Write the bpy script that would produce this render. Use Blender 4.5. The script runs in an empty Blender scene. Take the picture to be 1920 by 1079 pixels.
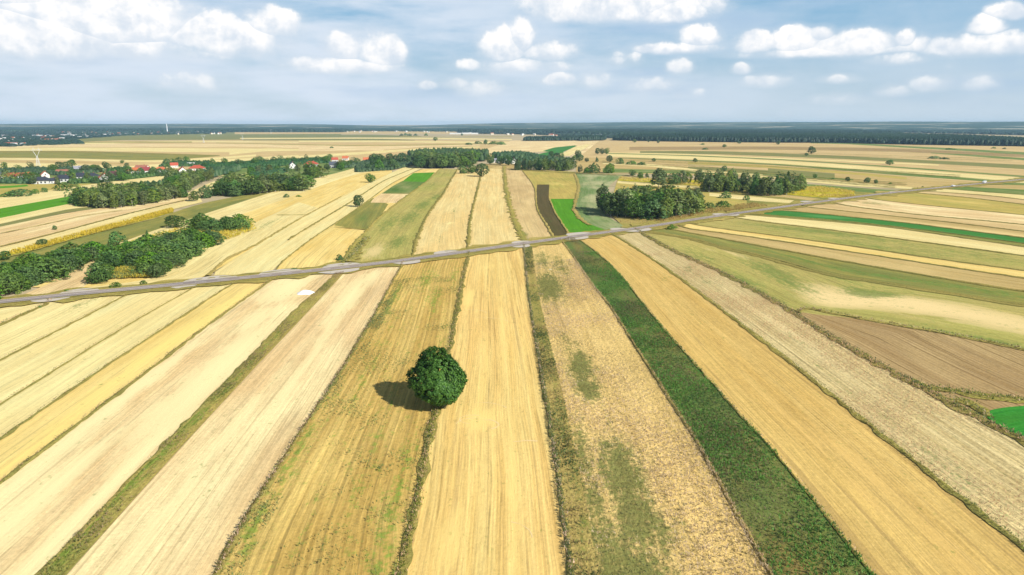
import bpy, math, random
import numpy as np
from mathutils import Vector

random.seed(7)
rng = np.random.default_rng(11)
C = bpy.context.scene.collection
SC = bpy.context.scene
rad = math.radians

# ------------------------------------------------------------------ camera, sky, sun, exposure
F = 1281.0                       # focal length in pixels of the 1920 wide photograph
CX, CY, HOR = 960.0, 539.5, 232.0
CAM_H = 60.0
PITCH = math.atan((CY - HOR) / F)
cam_d = bpy.data.cameras.new("camera")
cam = bpy.data.objects.new("camera", cam_d)
C.objects.link(cam)
cam.location = (0, 0, CAM_H)
cam.rotation_euler = (math.pi / 2 - PITCH, 0, 0)
cam_d.sensor_width = 36.0
cam_d.lens = 36.0 * F / 1920.0
cam_d.clip_start = 0.5
cam_d.clip_end = 60000
SC.camera = cam

SUN_EL = rad(35.5)
SUN_DIR = Vector((0.786, -0.618, 0)).normalized() * math.cos(SUN_EL) + Vector((0, 0, math.sin(SUN_EL)))
SUN_ROT = math.atan2(SUN_DIR.x, SUN_DIR.y)

sun_d = bpy.data.lights.new("sun", 'SUN')
sun_d.energy = 5.0
sun_d.angle = rad(0.5)
sun_d.color = (1.0, 0.955, 0.88)
sun = bpy.data.objects.new("sun", sun_d)
sun.rotation_euler = (-SUN_DIR).to_track_quat('-Z', 'Y').to_euler()
sun.location = (0, 0, 300)
C.objects.link(sun)

SC.view_settings.view_transform = 'Standard'
SC.view_settings.look = 'None'
SC.view_settings.gamma = 1
SC.view_settings.use_curve_mapping = False
SC.view_settings.exposure = 0.33
SC.cycles.volume_bounces = 0
SC.cycles.max_bounces = 5
SC.cycles.diffuse_bounces = 2
SC.cycles.transmission_bounces = 3
SC.cycles.glossy_bounces = 1


class NT:
    """small helper for node graphs"""
    def __init__(s, tree):
        s.t = tree
        s.L = tree.links

    def n(s, typ, props=None, **inp):
        nd = s.t.nodes.new(typ)
        for k, v in (props or {}).items():
            setattr(nd, k, v)
        for k, v in inp.items():
            key = int(k[1:]) if k[0] == 'i' and k[1:].isdigit() else k.replace('_', ' ')
            s.put(nd.inputs[key], v)
        return nd

    def put(s, sock, v):
        if isinstance(v, bpy.types.NodeSocket):
            s.L.new(v, sock)
        elif isinstance(v, bpy.types.Node):
            s.L.new(v.outputs[0], sock)
        else:
            sock.default_value = v

    def m(s, op, a, b=0.0, c=0.0, clamp=False):
        nd = s.n('ShaderNodeMath', {'operation': op, 'use_clamp': clamp})
        s.put(nd.inputs[0], a); s.put(nd.inputs[1], b)
        if op in ('MULTIPLY_ADD', 'SMOOTH_MIN', 'SMOOTH_MAX', 'COMPARE'):
            s.put(nd.inputs[2], c)
        return nd.outputs[0]

    def ramp(s, x, lo, hi, a=0.0, b=1.0, smooth=True):
        nd = s.n('ShaderNodeMapRange', {'interpolation_type': 'SMOOTHSTEP' if smooth else 'LINEAR', 'clamp': True})
        for i, v in enumerate((x, lo, hi, a, b)):
            s.put(nd.inputs[i], v)
        return nd.outputs[0]

    def mix(s, f, a, b, mode='MIX'):
        nd = s.n('ShaderNodeMix', {'data_type': 'RGBA', 'blend_type': mode})
        nd.clamp_factor = True
        s.put(nd.inputs[0], f)
        for sock, v in ((nd.inputs[6], a), (nd.inputs[7], b)):
            if isinstance(v, (tuple, list)):
                v = tuple(v) + (1,) if len(v) == 3 else v
            s.put(sock, v)
        return nd.outputs[2]

    def noise(s, vec, scale=1.0, detail=2.0, rough=0.5, dist=0.0):
        nd = s.n('ShaderNodeTexNoise')
        s.put(nd.inputs['Vector'], vec)
        nd.inputs['Scale'].default_value = scale
        nd.inputs['Detail'].default_value = detail
        nd.inputs['Roughness'].default_value = rough
        nd.inputs['Distortion'].default_value = dist
        return nd.outputs[0]

    def mapv(s, vec, scale, loc=(0, 0, 0)):
        nd = s.n('ShaderNodeMapping')
        s.put(nd.inputs[0], vec)
        nd.inputs['Scale'].default_value = scale
        nd.inputs['Location'].default_value = loc
        return nd.outputs[0]


# world: physical sky with cumulus laid out by azimuth and elevation
def pix_dir(u, v):
    x = (u - CX) / F; y = -(v - CY) / F
    d = Vector((x, math.cos(PITCH) + y * math.sin(PITCH), -math.sin(PITCH) + y * math.cos(PITCH)))
    return d.normalized()

def build_world():
    w = bpy.data.worlds.new("World")
    SC.world = w
    w.use_nodes = True
    w.node_tree.nodes.clear()
    t = NT(w.node_tree)
    out = t.n('ShaderNodeOutputWorld')
    bg = t.n('ShaderNodeBackground')
    bg.inputs['Strength'].default_value = 0.064
    sky = t.n('ShaderNodeTexSky', {'sky_type': 'NISHITA', 'sun_disc': False, 'sun_elevation': SUN_EL,
                                   'sun_rotation': SUN_ROT, 'altitude': 200, 'air_density': 1.0,
                                   'dust_density': 0.8, 'ozone_density': 2.0})
    co = t.n('ShaderNodeTexCoord').outputs['Generated']
    sep = t.n('ShaderNodeSeparateXYZ'); t.put(sep.inputs[0], co)
    az = t.m('ARCTAN2', sep.outputs[0], sep.outputs[1])
    el = t.m('ARCSINE', sep.outputs[2])
    cmb = t.n('ShaderNodeCombineXYZ'); t.put(cmb.inputs[0], az); t.put(cmb.inputs[1], el)
    P2 = cmb.outputs[0]
    # billow noise that ruffles the outlines
    b1 = t.noise(P2, 55, 6, 0.62)
    b2 = t.noise(t.mapv(P2, (1, 1.2, 1), (3, 7, 1)), 17, 4, 0.55)
    vor = t.n('ShaderNodeTexVoronoi', {'feature': 'SMOOTH_F1'})
    t.put(vor.inputs['Vector'], P2); vor.inputs['Scale'].default_value = 45
    bil = t.m('ADD', t.m('MULTIPLY', t.m('SUBTRACT', b1, 0.5), 1.3), t.m('MULTIPLY', t.m('SUBTRACT', b2, 0.5), 1.0))
    bil = t.m('SUBTRACT', bil, t.m('MULTIPLY', t.m('SUBTRACT', vor.outputs[0], 0.45), 0.9))
    # (u, v, half width, half height, strength)
    clouds = [
        (50, 75, 170, 50, 1.0), (200, 40, 180, 60, .9), (420, 75, 110, 42, .9), (510, 48, 52, 30, .85), (300, 95, 160, 22, .55),
        (715, 100, 42, 36, .95), (650, 90, 38, 30, .75), (650, 128, 95, 15, .9), (590, 122, 60, 14, .65),
        (940, 92, 40, 36, 1.0), (978, 72, 24, 34, 1.0), (1030, 100, 45, 22, .8), (880, 124, 24, 12, .9), (970, 125, 100, 14, .5),
        (1150, 12, 150, 36, 1.3), (1260, 22, 70, 26, 1.1), (1310, 72, 36, 24, .95), (1270, 92, 72, 12, .8), (1330, 8, 40, 20, .7),
        (1420, 85, 38, 22, 1.0), (1490, 80, 48, 26, 1.0), (1540, 66, 28, 16, .9), (1600, 86, 78, 27, 1.0), (1555, 98, 150, 12, .7), (1695, 74, 20, 17, .85),
        (1725, 86, 18, 17, .6), (1840, 88, 110, 22, .8), (1850, 52, 32, 22, .85), (1890, 22, 38, 20, .9),
        (1045, 151, 34, 12, .85), (1115, 152, 26, 16, .6), (1170, 112, 30, 14, .55), (1225, 163, 44, 14, .65), (1275, 128, 22, 16, .75),
        (1390, 131, 18, 11, .85), (1435, 155, 36, 12, .6), (1575, 150, 32, 9, .6), (1745, 160, 42, 14, .65), (1675, 172, 30, 12, .5), (1830, 157, 34, 14, .5),
        (803, 161, 17, 9, .75), (860, 160, 30, 11, .6), (900, 168, 46, 16, .5), (1680, 112, 46, 12, .55), (370, 160, 60, 18, .45), (1290, 178, 24, 10, .4),
        (1570, 188, 40, 10, .4), (120, 5, 230, 20, .6),
    ]
    dens = None; hts = None
    for (u, v, ru, rv, st) in clouds:
        d = pix_dir(u, v)
        a0 = math.atan2(d.x, d.y); e0 = math.asin(d.z)
        cosf = math.cos(a0)
        ra = ru / F * cosf * cosf
        re = rv / F * cosf
        da = t.m('DIVIDE', t.m('SUBTRACT', az, a0), ra)
        de = t.m('DIVIDE', t.m('SUBTRACT', el, e0), re)
        neg = t.m('MULTIPLY', t.m('MINIMUM', de, 0.0), 1.5)      # flatter base
        q = t.m('ADD', t.m('MAXIMUM', de, 0.0), neg)
        r2 = t.m('ADD', t.m('MULTIPLY', da, da), t.m('MULTIPLY', q, q))
        m_ = t.m('MULTIPLY', t.m('SUBTRACT', 1.45, r2), st)
        hh = t.m('MULTIPLY_ADD', de, 0.5, 0.5)
        if dens is None:
            dens, hts = m_, hh
        else:
            gt = t.m('GREATER_THAN', m_, dens)
            mx = t.n('ShaderNodeMix', {'data_type': 'FLOAT'})
            t.put(mx.inputs[0], gt); t.put(mx.inputs[2], hts); t.put(mx.inputs[3], hh)
            hts = mx.outputs[0]
            dens = t.m('SMOOTH_MAX', dens, m_, 0.25)
    hts = t.m('MINIMUM', t.m('MAXIMUM', hts, 0.0), 1.0)
    hts = t.m('MULTIPLY_ADD', t.ramp(el, .2, .3), t.m('SUBTRACT', 0.5, hts), hts)
    # everything outside the placed ones: scattered cumulus of the same kind, all round the sky
    g1 = t.noise(t.mapv(P2, (1.0, 2.6, 1), (5.3, 2.1, 0)), 5.0, 5, 0.6)
    front = t.ramp(t.m('ABSOLUTE', az), 0.66, 0.95)
    high = t.ramp(el, 0.19, 0.26)
    away = t.m('MAXIMUM', front, high)
    gen = t.m('MULTIPLY', t.m('SUBTRACT', t.m('MULTIPLY', g1, 6.5), 4.1), away)
    dens = t.m('MAXIMUM', dens, t.m('SUBTRACT', gen, t.m('MULTIPLY', t.m('SUBTRACT', 1.0, away), 0.6)))
    body = t.ramp(t.m('ADD', dens, t.m('MULTIPLY', bil, 1.35)), 0.12, t.m('MULTIPLY_ADD', hts, -0.55, 1.35))
    soft = t.ramp(t.m('ADD', dens, t.m('MULTIPLY', bil, 0.8)), -0.9, 1.3)
    # fine high veil, thicker towards the left of the view
    veil_n = t.noise(t.mapv(P2, (1.0, 4.5, 1), (1.3, 0.4, 0)), 4.5, 5, 0.55)
    left = t.ramp(az, 0.75, -0.35)
    veil = t.m('MULTIPLY', t.ramp(veil_n, 0.25, 0.62), t.m('MULTIPLY_ADD', left, 0.85, 0.22))
    # hazy base sky
    base = sky.outputs[0]
    hz = t.ramp(el, 0.16, 0.0)
    base = t.mix(t.ramp(el, 0.62, 0.14, 0.0, 0.75), base, (2.5, 6.1, 9.4))
    base = t.mix(t.m('MULTIPLY', hz, 0.85), base, (7.6, 8.9, 9.9))
    base = t.mix(t.m('MULTIPLY', veil, t.ramp(el, .5, .15)), base, (8.7, 9.9, 11.4))
    # dull blue-grey undersides drifting between the clouds
    dk = t.noise(t.mapv(P2, (1.0, 5.0, 1), (8.3, 5.4, 0)), 4.2, 4, 0.5)
    band = t.m('MULTIPLY', t.ramp(dk, 0.50, 0.68), t.m('MULTIPLY', t.ramp(el, 0.0, 0.06), 0.55))
    base = t.mix(band, base, (5.0, 7.1, 9.6))
    shade_n = t.noise(t.mapv(P2, (1, 1.4, 1), (0.02, -0.03, 0)), 38, 4, 0.55)
    off = t.mapv(P2, (1, 1, 1), (-0.006, -0.008, 0))
    emb = t.m('SUBTRACT', b1, t.noise(off, 55, 6, 0.62))
    off2 = t.mapv(P2, (1, 1, 1), (-0.012, -0.014, 0))
    em2 = t.m('SUBTRACT', t.noise(P2, 26, 3, 0.5), t.noise(off2, 26, 3, 0.5))
    lit = t.m('ADD', t.m('MULTIPLY', hts, 0.85), t.m('MULTIPLY', shade_n, 0.45))
    lit = t.m('ADD', lit, t.m('ADD', t.m('MULTIPLY', emb, -1.0), t.m('MULTIPLY', em2, -1.5)))
    ccol = t.mix(t.ramp(lit, 0.15, 1.15), (8.9, 9.9, 11.1), (14.4, 13.9, 13.5))
    # low clouds sink into the haze
    fade = t.m('MULTIPLY', t.ramp(el, 0.005, 0.13, 0.25, 1.0), 1.0)
    col = t.mix(t.m('MULTIPLY', soft, t.ramp(el, .34, .16, .12, .55)), base, (9.3, 10.1, 11.0))
    col = t.mix(t.m('MULTIPLY', body, fade), col, ccol)
    t.put(bg.inputs[0], col)
    t.L.new(bg.outputs[0], out.inputs[0])

build_world()

# ------------------------------------------------------------------ placing things on the ground
def G(u, v):
    """ground point seen at a pixel of the photograph"""
    x = (u - CX) / F; y = -(v - CY) / F
    dy = math.cos(PITCH) + y * math.sin(PITCH)
    dz = -math.sin(PITCH) + y * math.cos(PITCH)
    k = CAM_H / -dz
    return np.array([x * k, dy * k])

def mpp(v):
    """metres covered by one photo pixel (sideways) at ground seen at row v"""
    y = -(v - CY) / F
    dz = -math.sin(PITCH) + y * math.cos(PITCH)
    return CAM_H / -dz / F

def smooth(pts, per=8):
    pts = [np.asarray(p, float) for p in pts]
    if len(pts) < 3:
        return np.array([pts[0] + (pts[-1] - pts[0]) * i / per for i in range(per + 1)])
    P = [2 * pts[0] - pts[1]] + pts + [2 * pts[-1] - pts[-2]]
    out = []
    for i in range(1, len(P) - 2):
        p0, p1, p2, p3 = P[i - 1:i + 3]
        d1 = np.linalg.norm(p2 - p1) ** .5 + 1e-6
        for j in range(per):
            s = j / per
            # centripetal-ish: linear blend keeps it tame on uneven spacing
            a = 0.5 * ((2 * p1) + (-p0 + p2) * s + (2 * p0 - 5 * p1 + 4 * p2 - p3) * s * s + (-p0 + 3 * p1 - 3 * p2 + p3) * s ** 3)
            l = p1 + (p2 - p1) * s
            out.append(l * 0.6 + a * 0.4)
    out.append(P[-2])
    return np.array(out)

def resample(line, n):
    d = np.r_[0, np.cumsum(np.linalg.norm(np.diff(line, axis=0), axis=1))]
    t = np.linspace(0, d[-1], n)
    return np.c_[np.interp(t, d, line[:, 0]), np.interp(t, d, line[:, 1])], d[-1]

def wline(px, ext=(0, 0), per=8):
    """pixel polyline -> smoothed ground polyline, lengthened at the ends by metres"""
    w = smooth([G(*p) for p in px], per)
    if len(px) >= 6:                      # take the kinks out of long traced lines
        for _ in range(14):
            w[1:-1] = w[1:-1] * .5 + (w[:-2] + w[2:]) * .25
    if ext[0]:
        t = w[0] - w[1]; w = np.vstack([w[0] + t / np.linalg.norm(t) * ext[0], w])
    if ext[1]:
        t = w[-1] - w[-2]; w = np.vstack([w, w[-1] + t / np.linalg.norm(t) * ext[1]])
    return w

def mesh_obj(name, V, Fc, mat=None, parent=None, attrs=None, uv=None, smooth_=False):
    me = bpy.data.meshes.new(name)
    V = np.asarray(V, np.float32)
    me.vertices.add(len(V)); me.vertices.foreach_set('co', V.ravel())
    Fc = np.asarray(Fc, np.int32)
    k = Fc.shape[1]
    me.loops.add(Fc.size); me.loops.foreach_set('vertex_index', Fc.ravel())
    me.polygons.add(len(Fc))
    me.polygons.foreach_set('loop_start', np.arange(0, Fc.size, k, dtype=np.int32))
    me.polygons.foreach_set('loop_total', np.full(len(Fc), k, np.int32))
    if uv is not None:
        l = me.uv_layers.new(name='UVMap')
        l.data.foreach_set('uv', np.asarray(uv, np.float32)[Fc.ravel()].ravel())
    for an, av in (attrs or {}).items():
        a = me.attributes.new(an, 'FLOAT', 'POINT')
        a.data.foreach_set('value', np.asarray(av, np.float32))
    me.update(calc_edges=True)
    if smooth_:
        me.polygons.foreach_set('use_smooth', np.ones(len(Fc), bool))
    if mat:
        me.materials.append(mat)
    o = bpy.data.objects.new(name, me)
    C.objects.link(o)
    if parent:
        o.parent = parent
    return o

ZC = [0.02]
def nextz(step=0.004):
    ZC[0] += step
    return ZC[0]

FIELDS = {}
def strip(name, A, B, mat, n=60, m=6, ext=(0, 0), weeds=(), pale=(), key=None, kind='structure'):
    a = wline(A, ext); b = wline(B, ext)
    a, la = resample(a, n); b, lb = resample(b, n)
    z = nextz()
    L = (la + lb) / 2
    fr = np.linspace(0, 1, m)
    wid = np.linalg.norm(b - a, axis=1)
    V = a[:, None, :] * (1 - fr)[None, :, None] + b[:, None, :] * fr[None, :, None]
    U = fr[None, :] * np.clip(wid, wid.mean() * 0.6, wid.mean() * 1.4)[:, None]
    W = np.repeat((np.linspace(0, L, n))[:, None], m, 1)
    off = rng.uniform(0, 500)
    uv = np.c_[U.ravel() + off, W.ravel()]
    idx = np.arange(n * m).reshape(n, m)
    Fc = np.c_[idx[:-1, :-1].ravel(), idx[:-1, 1:].ravel(), idx[1:, 1:].ravel(), idx[1:, :-1].ravel()]
    V = V.reshape(-1, 2)
    # faces must look up
    p = V[Fc[len(Fc) // 2]]
    if np.cross(p[1] - p[0], p[2] - p[0]) < 0:
        Fc = Fc[:, ::-1]
    def field_of(bl):
        w = np.zeros(len(V))
        for (u, v, ru, rv, s) in bl:
            g = G(u, v)
            i = np.argmin(((V - g) ** 2).sum(1))
            d = uv - uv[i] 
            w = np.maximum(w, s * np.exp(-(d[:, 0] / ru) ** 2 - (d[:, 1] / rv) ** 2))
        return w
    o = mesh_obj(name, np.c_[V, np.full(len(V), z)], Fc, mat, uv=uv,
                 attrs={'weed': field_of(weeds), 'pale': field_of(pale)})
    o['kind'] = kind
    if key:
        FIELDS[key] = (a, b)
    return o

def ribbon(name, px, w0, w1, mat, ext=(0, 0), step=1.6, jit=0.3, hump=0.0, kind='structure', zz=None, world=None):
    """a band of varying width that follows a line: balks, verges, paths"""
    l = world if world is not None else wline(px, ext)
    d = np.linalg.norm(np.diff(l, axis=0), axis=1).sum()
    n = int(max(4, min(1200, d / step)))
    p, L = resample(l, n)
    t = np.gradient(p, axis=0); t /= np.linalg.norm(t, axis=1)[:, None] + 1e-9
    nr = np.c_[-t[:, 1], t[:, 0]]
    w = np.linspace(w0, w1, n) / 2
    def jitter():
        r = rng.normal(0, 1, n); k = np.ones(3) / 3
        return 1 + jit * (np.convolve(r, k, 'same') * 1.1 + 0.5 * r)
    ja, jb = np.clip(jitter(), .3, 2.2), np.clip(jitter(), .3, 2.2)
    z = nextz() if zz is None else zz
    mid = np.zeros(n) + z + hump * rng.uniform(0.4, 1.0, n)
    V = np.concatenate([np.c_[p - nr * (w * ja)[:, None], np.full(n, z)],
                        np.c_[p - nr * (w * ja)[:, None] * .35, mid],
                        np.c_[p + nr * (w * jb)[:, None] * .35, mid * .9 + z * .1],
                        np.c_[p + nr * (w * jb)[:, None], np.full(n, z)]])
    ar = np.arange(n - 1)
    Fc = np.concatenate([np.c_[ar + k * n, ar + 1 + k * n, ar + 1 + (k + 1) * n, ar + (k + 1) * n] for k in range(3)])
    pz = V[Fc[0]]
    if np.cross((pz[1] - pz[0])[:2], (pz[2] - pz[0])[:2]) < 0:
        Fc = Fc[:, ::-1]
    arr = np.linspace(0, L, n)
    uv = np.concatenate([np.c_[np.full(n, x), arr] for x in (-w0 / 2, -w0 / 6, w0 / 6, w0 / 2)])
    o = mesh_obj(name, V, Fc, mat, uv=uv)
    o['kind'] = kind
    return o, p, w

# ------------------------------------------------------------------ materials
def new_mat(name):
    m = bpy.data.materials.new(name)
    m.use_nodes = True
    m.node_tree.nodes.clear()
    t = NT(m.node_tree)
    out = t.n('ShaderNodeOutputMaterial')
    b = t.n('ShaderNodeBsdfPrincipled')
    b.inputs['Roughness'].default_value = 0.9
    b.inputs['Specular IOR Level'].default_value = 0.15
    t.L.new(b.outputs[0], out.inputs[0])
    return m, t, b, out

def grade(c):
    # dry straw is warm: keep its blue low
    return (c[0], c[1] * .970, c[2] * (.70 if c[0] > c[1] else .9))

def field_mat(name, c1, c2, c3=None, rowf=0.35, fine=0.5, line=0.5, weed=(0.07, 0.13, 0.025), wbase=0.0,
              iso=False, blotch=0.35, speck=0.0, linecol=None, bump=0.25, tuft=0.25, furrow=0.0, tram=0.0, drill=0.0, palec=None):
    c1, c2 = grade(c1), grade(c2)
    c3 = grade(c3) if c3 else None
    palec = palec or tuple(min(.85, x * 1.35 + .02) for x in c1)
    """ploughed or mown field: streaks run along the strip (uv is in metres: across, along)"""
    m, t, b, out = new_mat(name)
    uv = t.n('ShaderNodeUVMap').outputs[0]
    pos = t.n('ShaderNodeNewGeometry').outputs[0]
    big = t.noise(t.mapv(uv, (0.045, 0.012, 1)), 1, 3, 0.55)
    row = t.noise(t.mapv(uv, (rowf, 0.012, 1), (3, 1, 0)), 1, 3, 0.6)
    if iso:
        fn = t.noise(t.mapv(uv, (1.5, 0.75, 1)), 1, 4, 0.7, 0.6)
    else:
        fn = t.noise(t.mapv(uv, (2.3, 0.16, 1)), 1, 4, 0.72)
    tf = t.noise(t.mapv(pos, (1.5, 1.5, 1.5)), 1, 3, 0.75)
    col = t.mix(t.ramp(row, 0.34, 0.66), c1, c2)
    if c3:
        col = t.mix(t.m('MULTIPLY', t.ramp(big, 0.42, 0.66), min(1, blotch * 2)), col, c3)
    k = t.m('ADD', t.m('MULTIPLY', t.m('SUBTRACT', fn, 0.5), fine * 2.0), t.m('MULTIPLY', t.m('SUBTRACT', tf, 0.5), tuft * 2.4))
    k = t.m('ADD', k, t.m('MULTIPLY', t.m('SUBTRACT', big, 0.5), blotch))
    med = t.noise(t.mapv(uv, (0.16, 0.030, 1), (13, 5, 0)), 1, 5, 0.68)
    k = t.m('ADD', k, t.m('MULTIPLY', t.m('SUBTRACT', med, 0.5), 0.22 + blotch * 0.5))
    dots = t.noise(t.mapv(uv, (1.1, 0.5, 1), (1, 15, 0)), 1, 2, 0.5)
    k = t.m('SUBTRACT', k, t.m('MULTIPLY', t.ramp(dots, 0.64, 0.76), 0.10 + fine * 0.3))
    # drill rows and wheel tracks
    ln = t.noise(t.mapv(uv, (0.33, 0.0035, 1), (9, 4, 0)), 1, 2, 0.5)
    lw = t.m('ABSOLUTE', t.m('SUBTRACT', ln, 0.5))
    lm = t.m('MULTIPLY', t.ramp(lw, 0.018, 0.004), t.ramp(big, 0.35, 0.55))
    pl = t.noise(t.mapv(uv, (0.55, 0.004, 1), (19, 14, 0)), 1, 2, 0.5)
    k = t.m('ADD', k, t.m('MULTIPLY', t.ramp(t.m('ABSOLUTE', t.m('SUBTRACT', pl, 0.5)), 0.05, 0.0), line * .35))
    if furrow:
        sp = t.n('ShaderNodeSeparateXYZ'); t.put(sp.inputs[0], uv)
        wv = t.m('SINE', t.m('MULTIPLY_ADD', sp.outputs[0], 6.283 / 1.5, t.m('MULTIPLY', t.noise(t.mapv(uv, (.1, .05, 1)), 1, 2), 4.0)))
        k = t.m('ADD', k, t.m('MULTIPLY', wv, furrow))
    if tram or drill:
        s2 = t.n('ShaderNodeSeparateXYZ'); t.put(s2.inputs[0], uv)
        wob = t.m('MULTIPLY', t.m('SUBTRACT', t.noise(t.mapv(uv, (.02, .012, 1), (2, 9, 0)), 1, 2), .5), 5.0)
        uu = t.m('ADD', s2.outputs[0], wob)
        brk = t.ramp(t.noise(t.mapv(uv, (.25, .04, 1), (6, 1, 0)), 1, 3, .6), .40, .58)
        if tram:
            md = t.m('PINGPONG', uu, 5.5)                       # sprayer passes every eleven metres
            ring = t.m('ABSOLUTE', t.m('SUBTRACT', md, .95))
            k = t.m('SUBTRACT', k, t.m('MULTIPLY', t.m('MULTIPLY', t.ramp(ring, .30, .10), brk), tram))
        if drill:
            for per, am in ((.62, 1.0), (1.55, .6)):
                k = t.m('ADD', k, t.m('MULTIPLY', t.m('MULTIPLY', t.m('SINE', t.m('MULTIPLY', uu, 6.283 / per)), t.m('MULTIPLY_ADD', brk, .7, .3)), drill * am))
    k = t.m('ADD', k, 1.0)
    vm = t.n('ShaderNodeVectorMath', {'operation': 'SCALE'})
    t.put(vm.inputs[0], col); t.put(vm.inputs['Scale'], t.m('MAXIMUM', k, 0.25))
    col = vm.outputs[0]
    col = t.mix(t.m('MULTIPLY', lm, line), col, linecol or tuple(x * 0.45 for x in c2))
    pa = t.n('ShaderNodeAttribute', {'attribute_name': 'pale'}).outputs['Fac']
    pm = t.ramp(t.m('ADD', pa, t.m('MULTIPLY', t.m('SUBTRACT', t.noise(t.mapv(uv, (0.28, 0.045, 1), (2, 2, 0)), 1, 6, 0.75), 0.5), 2.6)), 0.25, 0.75)
    col = t.mix(t.m('MULTIPLY', t.m('MULTIPLY', pm, pa), 0.9), col, palec)
    wa = t.n('ShaderNodeAttribute', {'attribute_name': 'weed'}).outputs['Fac']
    wn = t.noise(t.mapv(uv, (0.45, 0.11, 1), (5, 7, 0)), 1, 6, 0.78)
    wfine = t.noise(t.mapv(pos, (0.9, 0.9, 0.9)), 1, 3, 0.7)
    ws = t.m('ADD', t.m('MULTIPLY_ADD', wa, 0.80, wbase), t.m('MULTIPLY', t.m('SUBTRACT', wn, 0.5), 2.0))
    ws = t.m('ADD', ws, t.m('MULTIPLY', t.m('SUBTRACT', wfine, 0.5), 1.3))
    wm = t.ramp(ws, 0.20, 0.72)
    wvar = t.m('ADD', t.m('MULTIPLY', wfine, .55), t.m('MULTIPLY', fn, .45))
    wcol = t.mix(t.ramp(wvar, .34, .66, 0, 1, False), tuple(x * 0.50 for x in weed), tuple(x * 1.75 for x in weed))
    col = t.mix(t.m('MULTIPLY', wm, 0.78), col, wcol)
    if speck:
        sn = t.noise(t.mapv(pos, (0.55, 0.55, .55), (11, 3, 0)), 1, 2, 0.6)
        col = t.mix(t.m('MULTIPLY', t.ramp(sn, 0.66, 0.74), speck), col, tuple(x * 0.8 for x in weed))
    t.put(b.inputs['Base Color'], col)
    if bump:
        bp = t.n('ShaderNodeBump'); bp.inputs['Strength'].default_value = bump; bp.inputs['Distance'].default_value = 0.35
        t.put(bp.inputs['Height'], t.m('ADD', fn, tf))
        t.L.new(bp.outputs[0], b.inputs['Normal'])
    b.inputs['Specular IOR Level'].default_value = 0.0
    b.inputs['Roughness'].default_value = 1.0
    return m

def foliage_mat(name, dark, light, yellow=None, trans=0.34, var=0.25):
    m, t, b, out = new_mat(name)
    a = t.n('ShaderNodeAttribute', {'attribute_name': 'tint'}).outputs['Fac']
    oi = t.n('ShaderNodeObjectInfo').outputs['Random']
    col = t.mix(a, dark, light)
    hs = t.n('ShaderNodeHueSaturation')
    t.put(hs.inputs['Hue'], t.m('MULTIPLY_ADD', oi, -0.035, 0.502))
    t.put(hs.inputs['Value'], t.m('MULTIPLY_ADD', t.m('FRACT', t.m('MULTIPLY', oi, 7.3)), var * 2, 1 - var))
    t.put(hs.inputs['Saturation'], t.m('MULTIPLY_ADD', t.m('FRACT', t.m('MULTIPLY', oi, 3.7)), 0.3, 0.82))
    t.put(hs.inputs['Color'], col)
    c = hs.outputs[0]
    t.put(b.inputs['Base Color'], c)
    b.inputs['Roughness'].default_value = 0.55
    b.inputs['Specular IOR Level'].default_value = 0.25
    tr = t.n('ShaderNodeBsdfTranslucent'); t.put(tr.inputs[0], c)
    mx = t.n('ShaderNodeMixShader'); mx.inputs[0].default_value = trans
    t.L.new(b.outputs[0], mx.inputs[1]); t.L.new(tr.outputs[0], mx.inputs[2])
    t.L.new(mx.outputs[0], out.inputs[0])
    return m

def plain(name, col, rough=0.8, nz=0.25, scale=1.5, spec=0.2):
    m, t, b, out = new_mat(name)
    pos = t.n('ShaderNodeNewGeometry').outputs[0]
    n = t.noise(pos, scale, 4, 0.65)
    t.put(b.inputs['Base Color'], t.mix(n, tuple(x * (1 - nz) for x in col), tuple(min(1, x * (1 + nz)) for x in col)))
    b.inputs['Roughness'].default_value = rough
    b.inputs['Specular IOR Level'].default_value = spec
    return m

M = {}
M['cream'] = field_mat('stubble_cream', (.74, .63, .38), (.67, .54, .30), (.76, .67, .43), fine=.22, line=.35, rowf=.22, tuft=.16, blotch=.3, tram=.12, drill=.03)
M['white'] = field_mat('bare_pale_soil', (.76, .68, .43), (.72, .60, .35), (.70, .56, .32), fine=.18, line=.25, rowf=.2, tuft=.14, blotch=.35, tram=.10)
M['pink'] = field_mat('harrowed_pink_soil', (.71, .54, .37), (.65, .47, .30), (.76, .64, .45), fine=.30, line=.35, rowf=.25, tuft=.28, blotch=.5, tram=.16, drill=.03)
M['amber'] = field_mat('stubble_amber', (.68, .49, .20), (.74, .58, .28), (.74, .58, .30), fine=.2, line=.4, rowf=.2, tuft=.12)
M['golden'] = field_mat('stubble_golden', (.55, .37, .15), (.62, .44, .20), (.57, .41, .18), fine=.32, line=.40, rowf=.22, tuft=.32, blotch=.3, linecol=(.30, .20, .08), tram=.13, drill=.05)  # darker than the middle field: brightness falling off rightwards is put into this colour
M['weedy'] = field_mat('stubble_with_weeds', (.52, .36, .14), (.62, .46, .20), (.42, .28, .10), fine=.5, line=.6, rowf=.5, wbase=.11, weed=(.13, .22, .03), tuft=.35, furrow=.10, blotch=.4)
M['centre'] = field_mat('stubble_combed', (.66, .46, .20), (.75, .57, .28), (.70, .47, .22), fine=.30, tram=.28, drill=.07, line=.35, rowf=.42, tuft=.16, blotch=.2, linecol=(.32, .2, .08))
M['rough'] = field_mat('fallow_rough_grass', (.62, .45, .22), (.74, .55, .29), (.52, .39, .18), fine=.55, line=.3, rowf=.3, iso=True, weed=(.085, .12, .028), wbase=.0, tuft=.55, blotch=.3, bump=.6)
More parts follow.
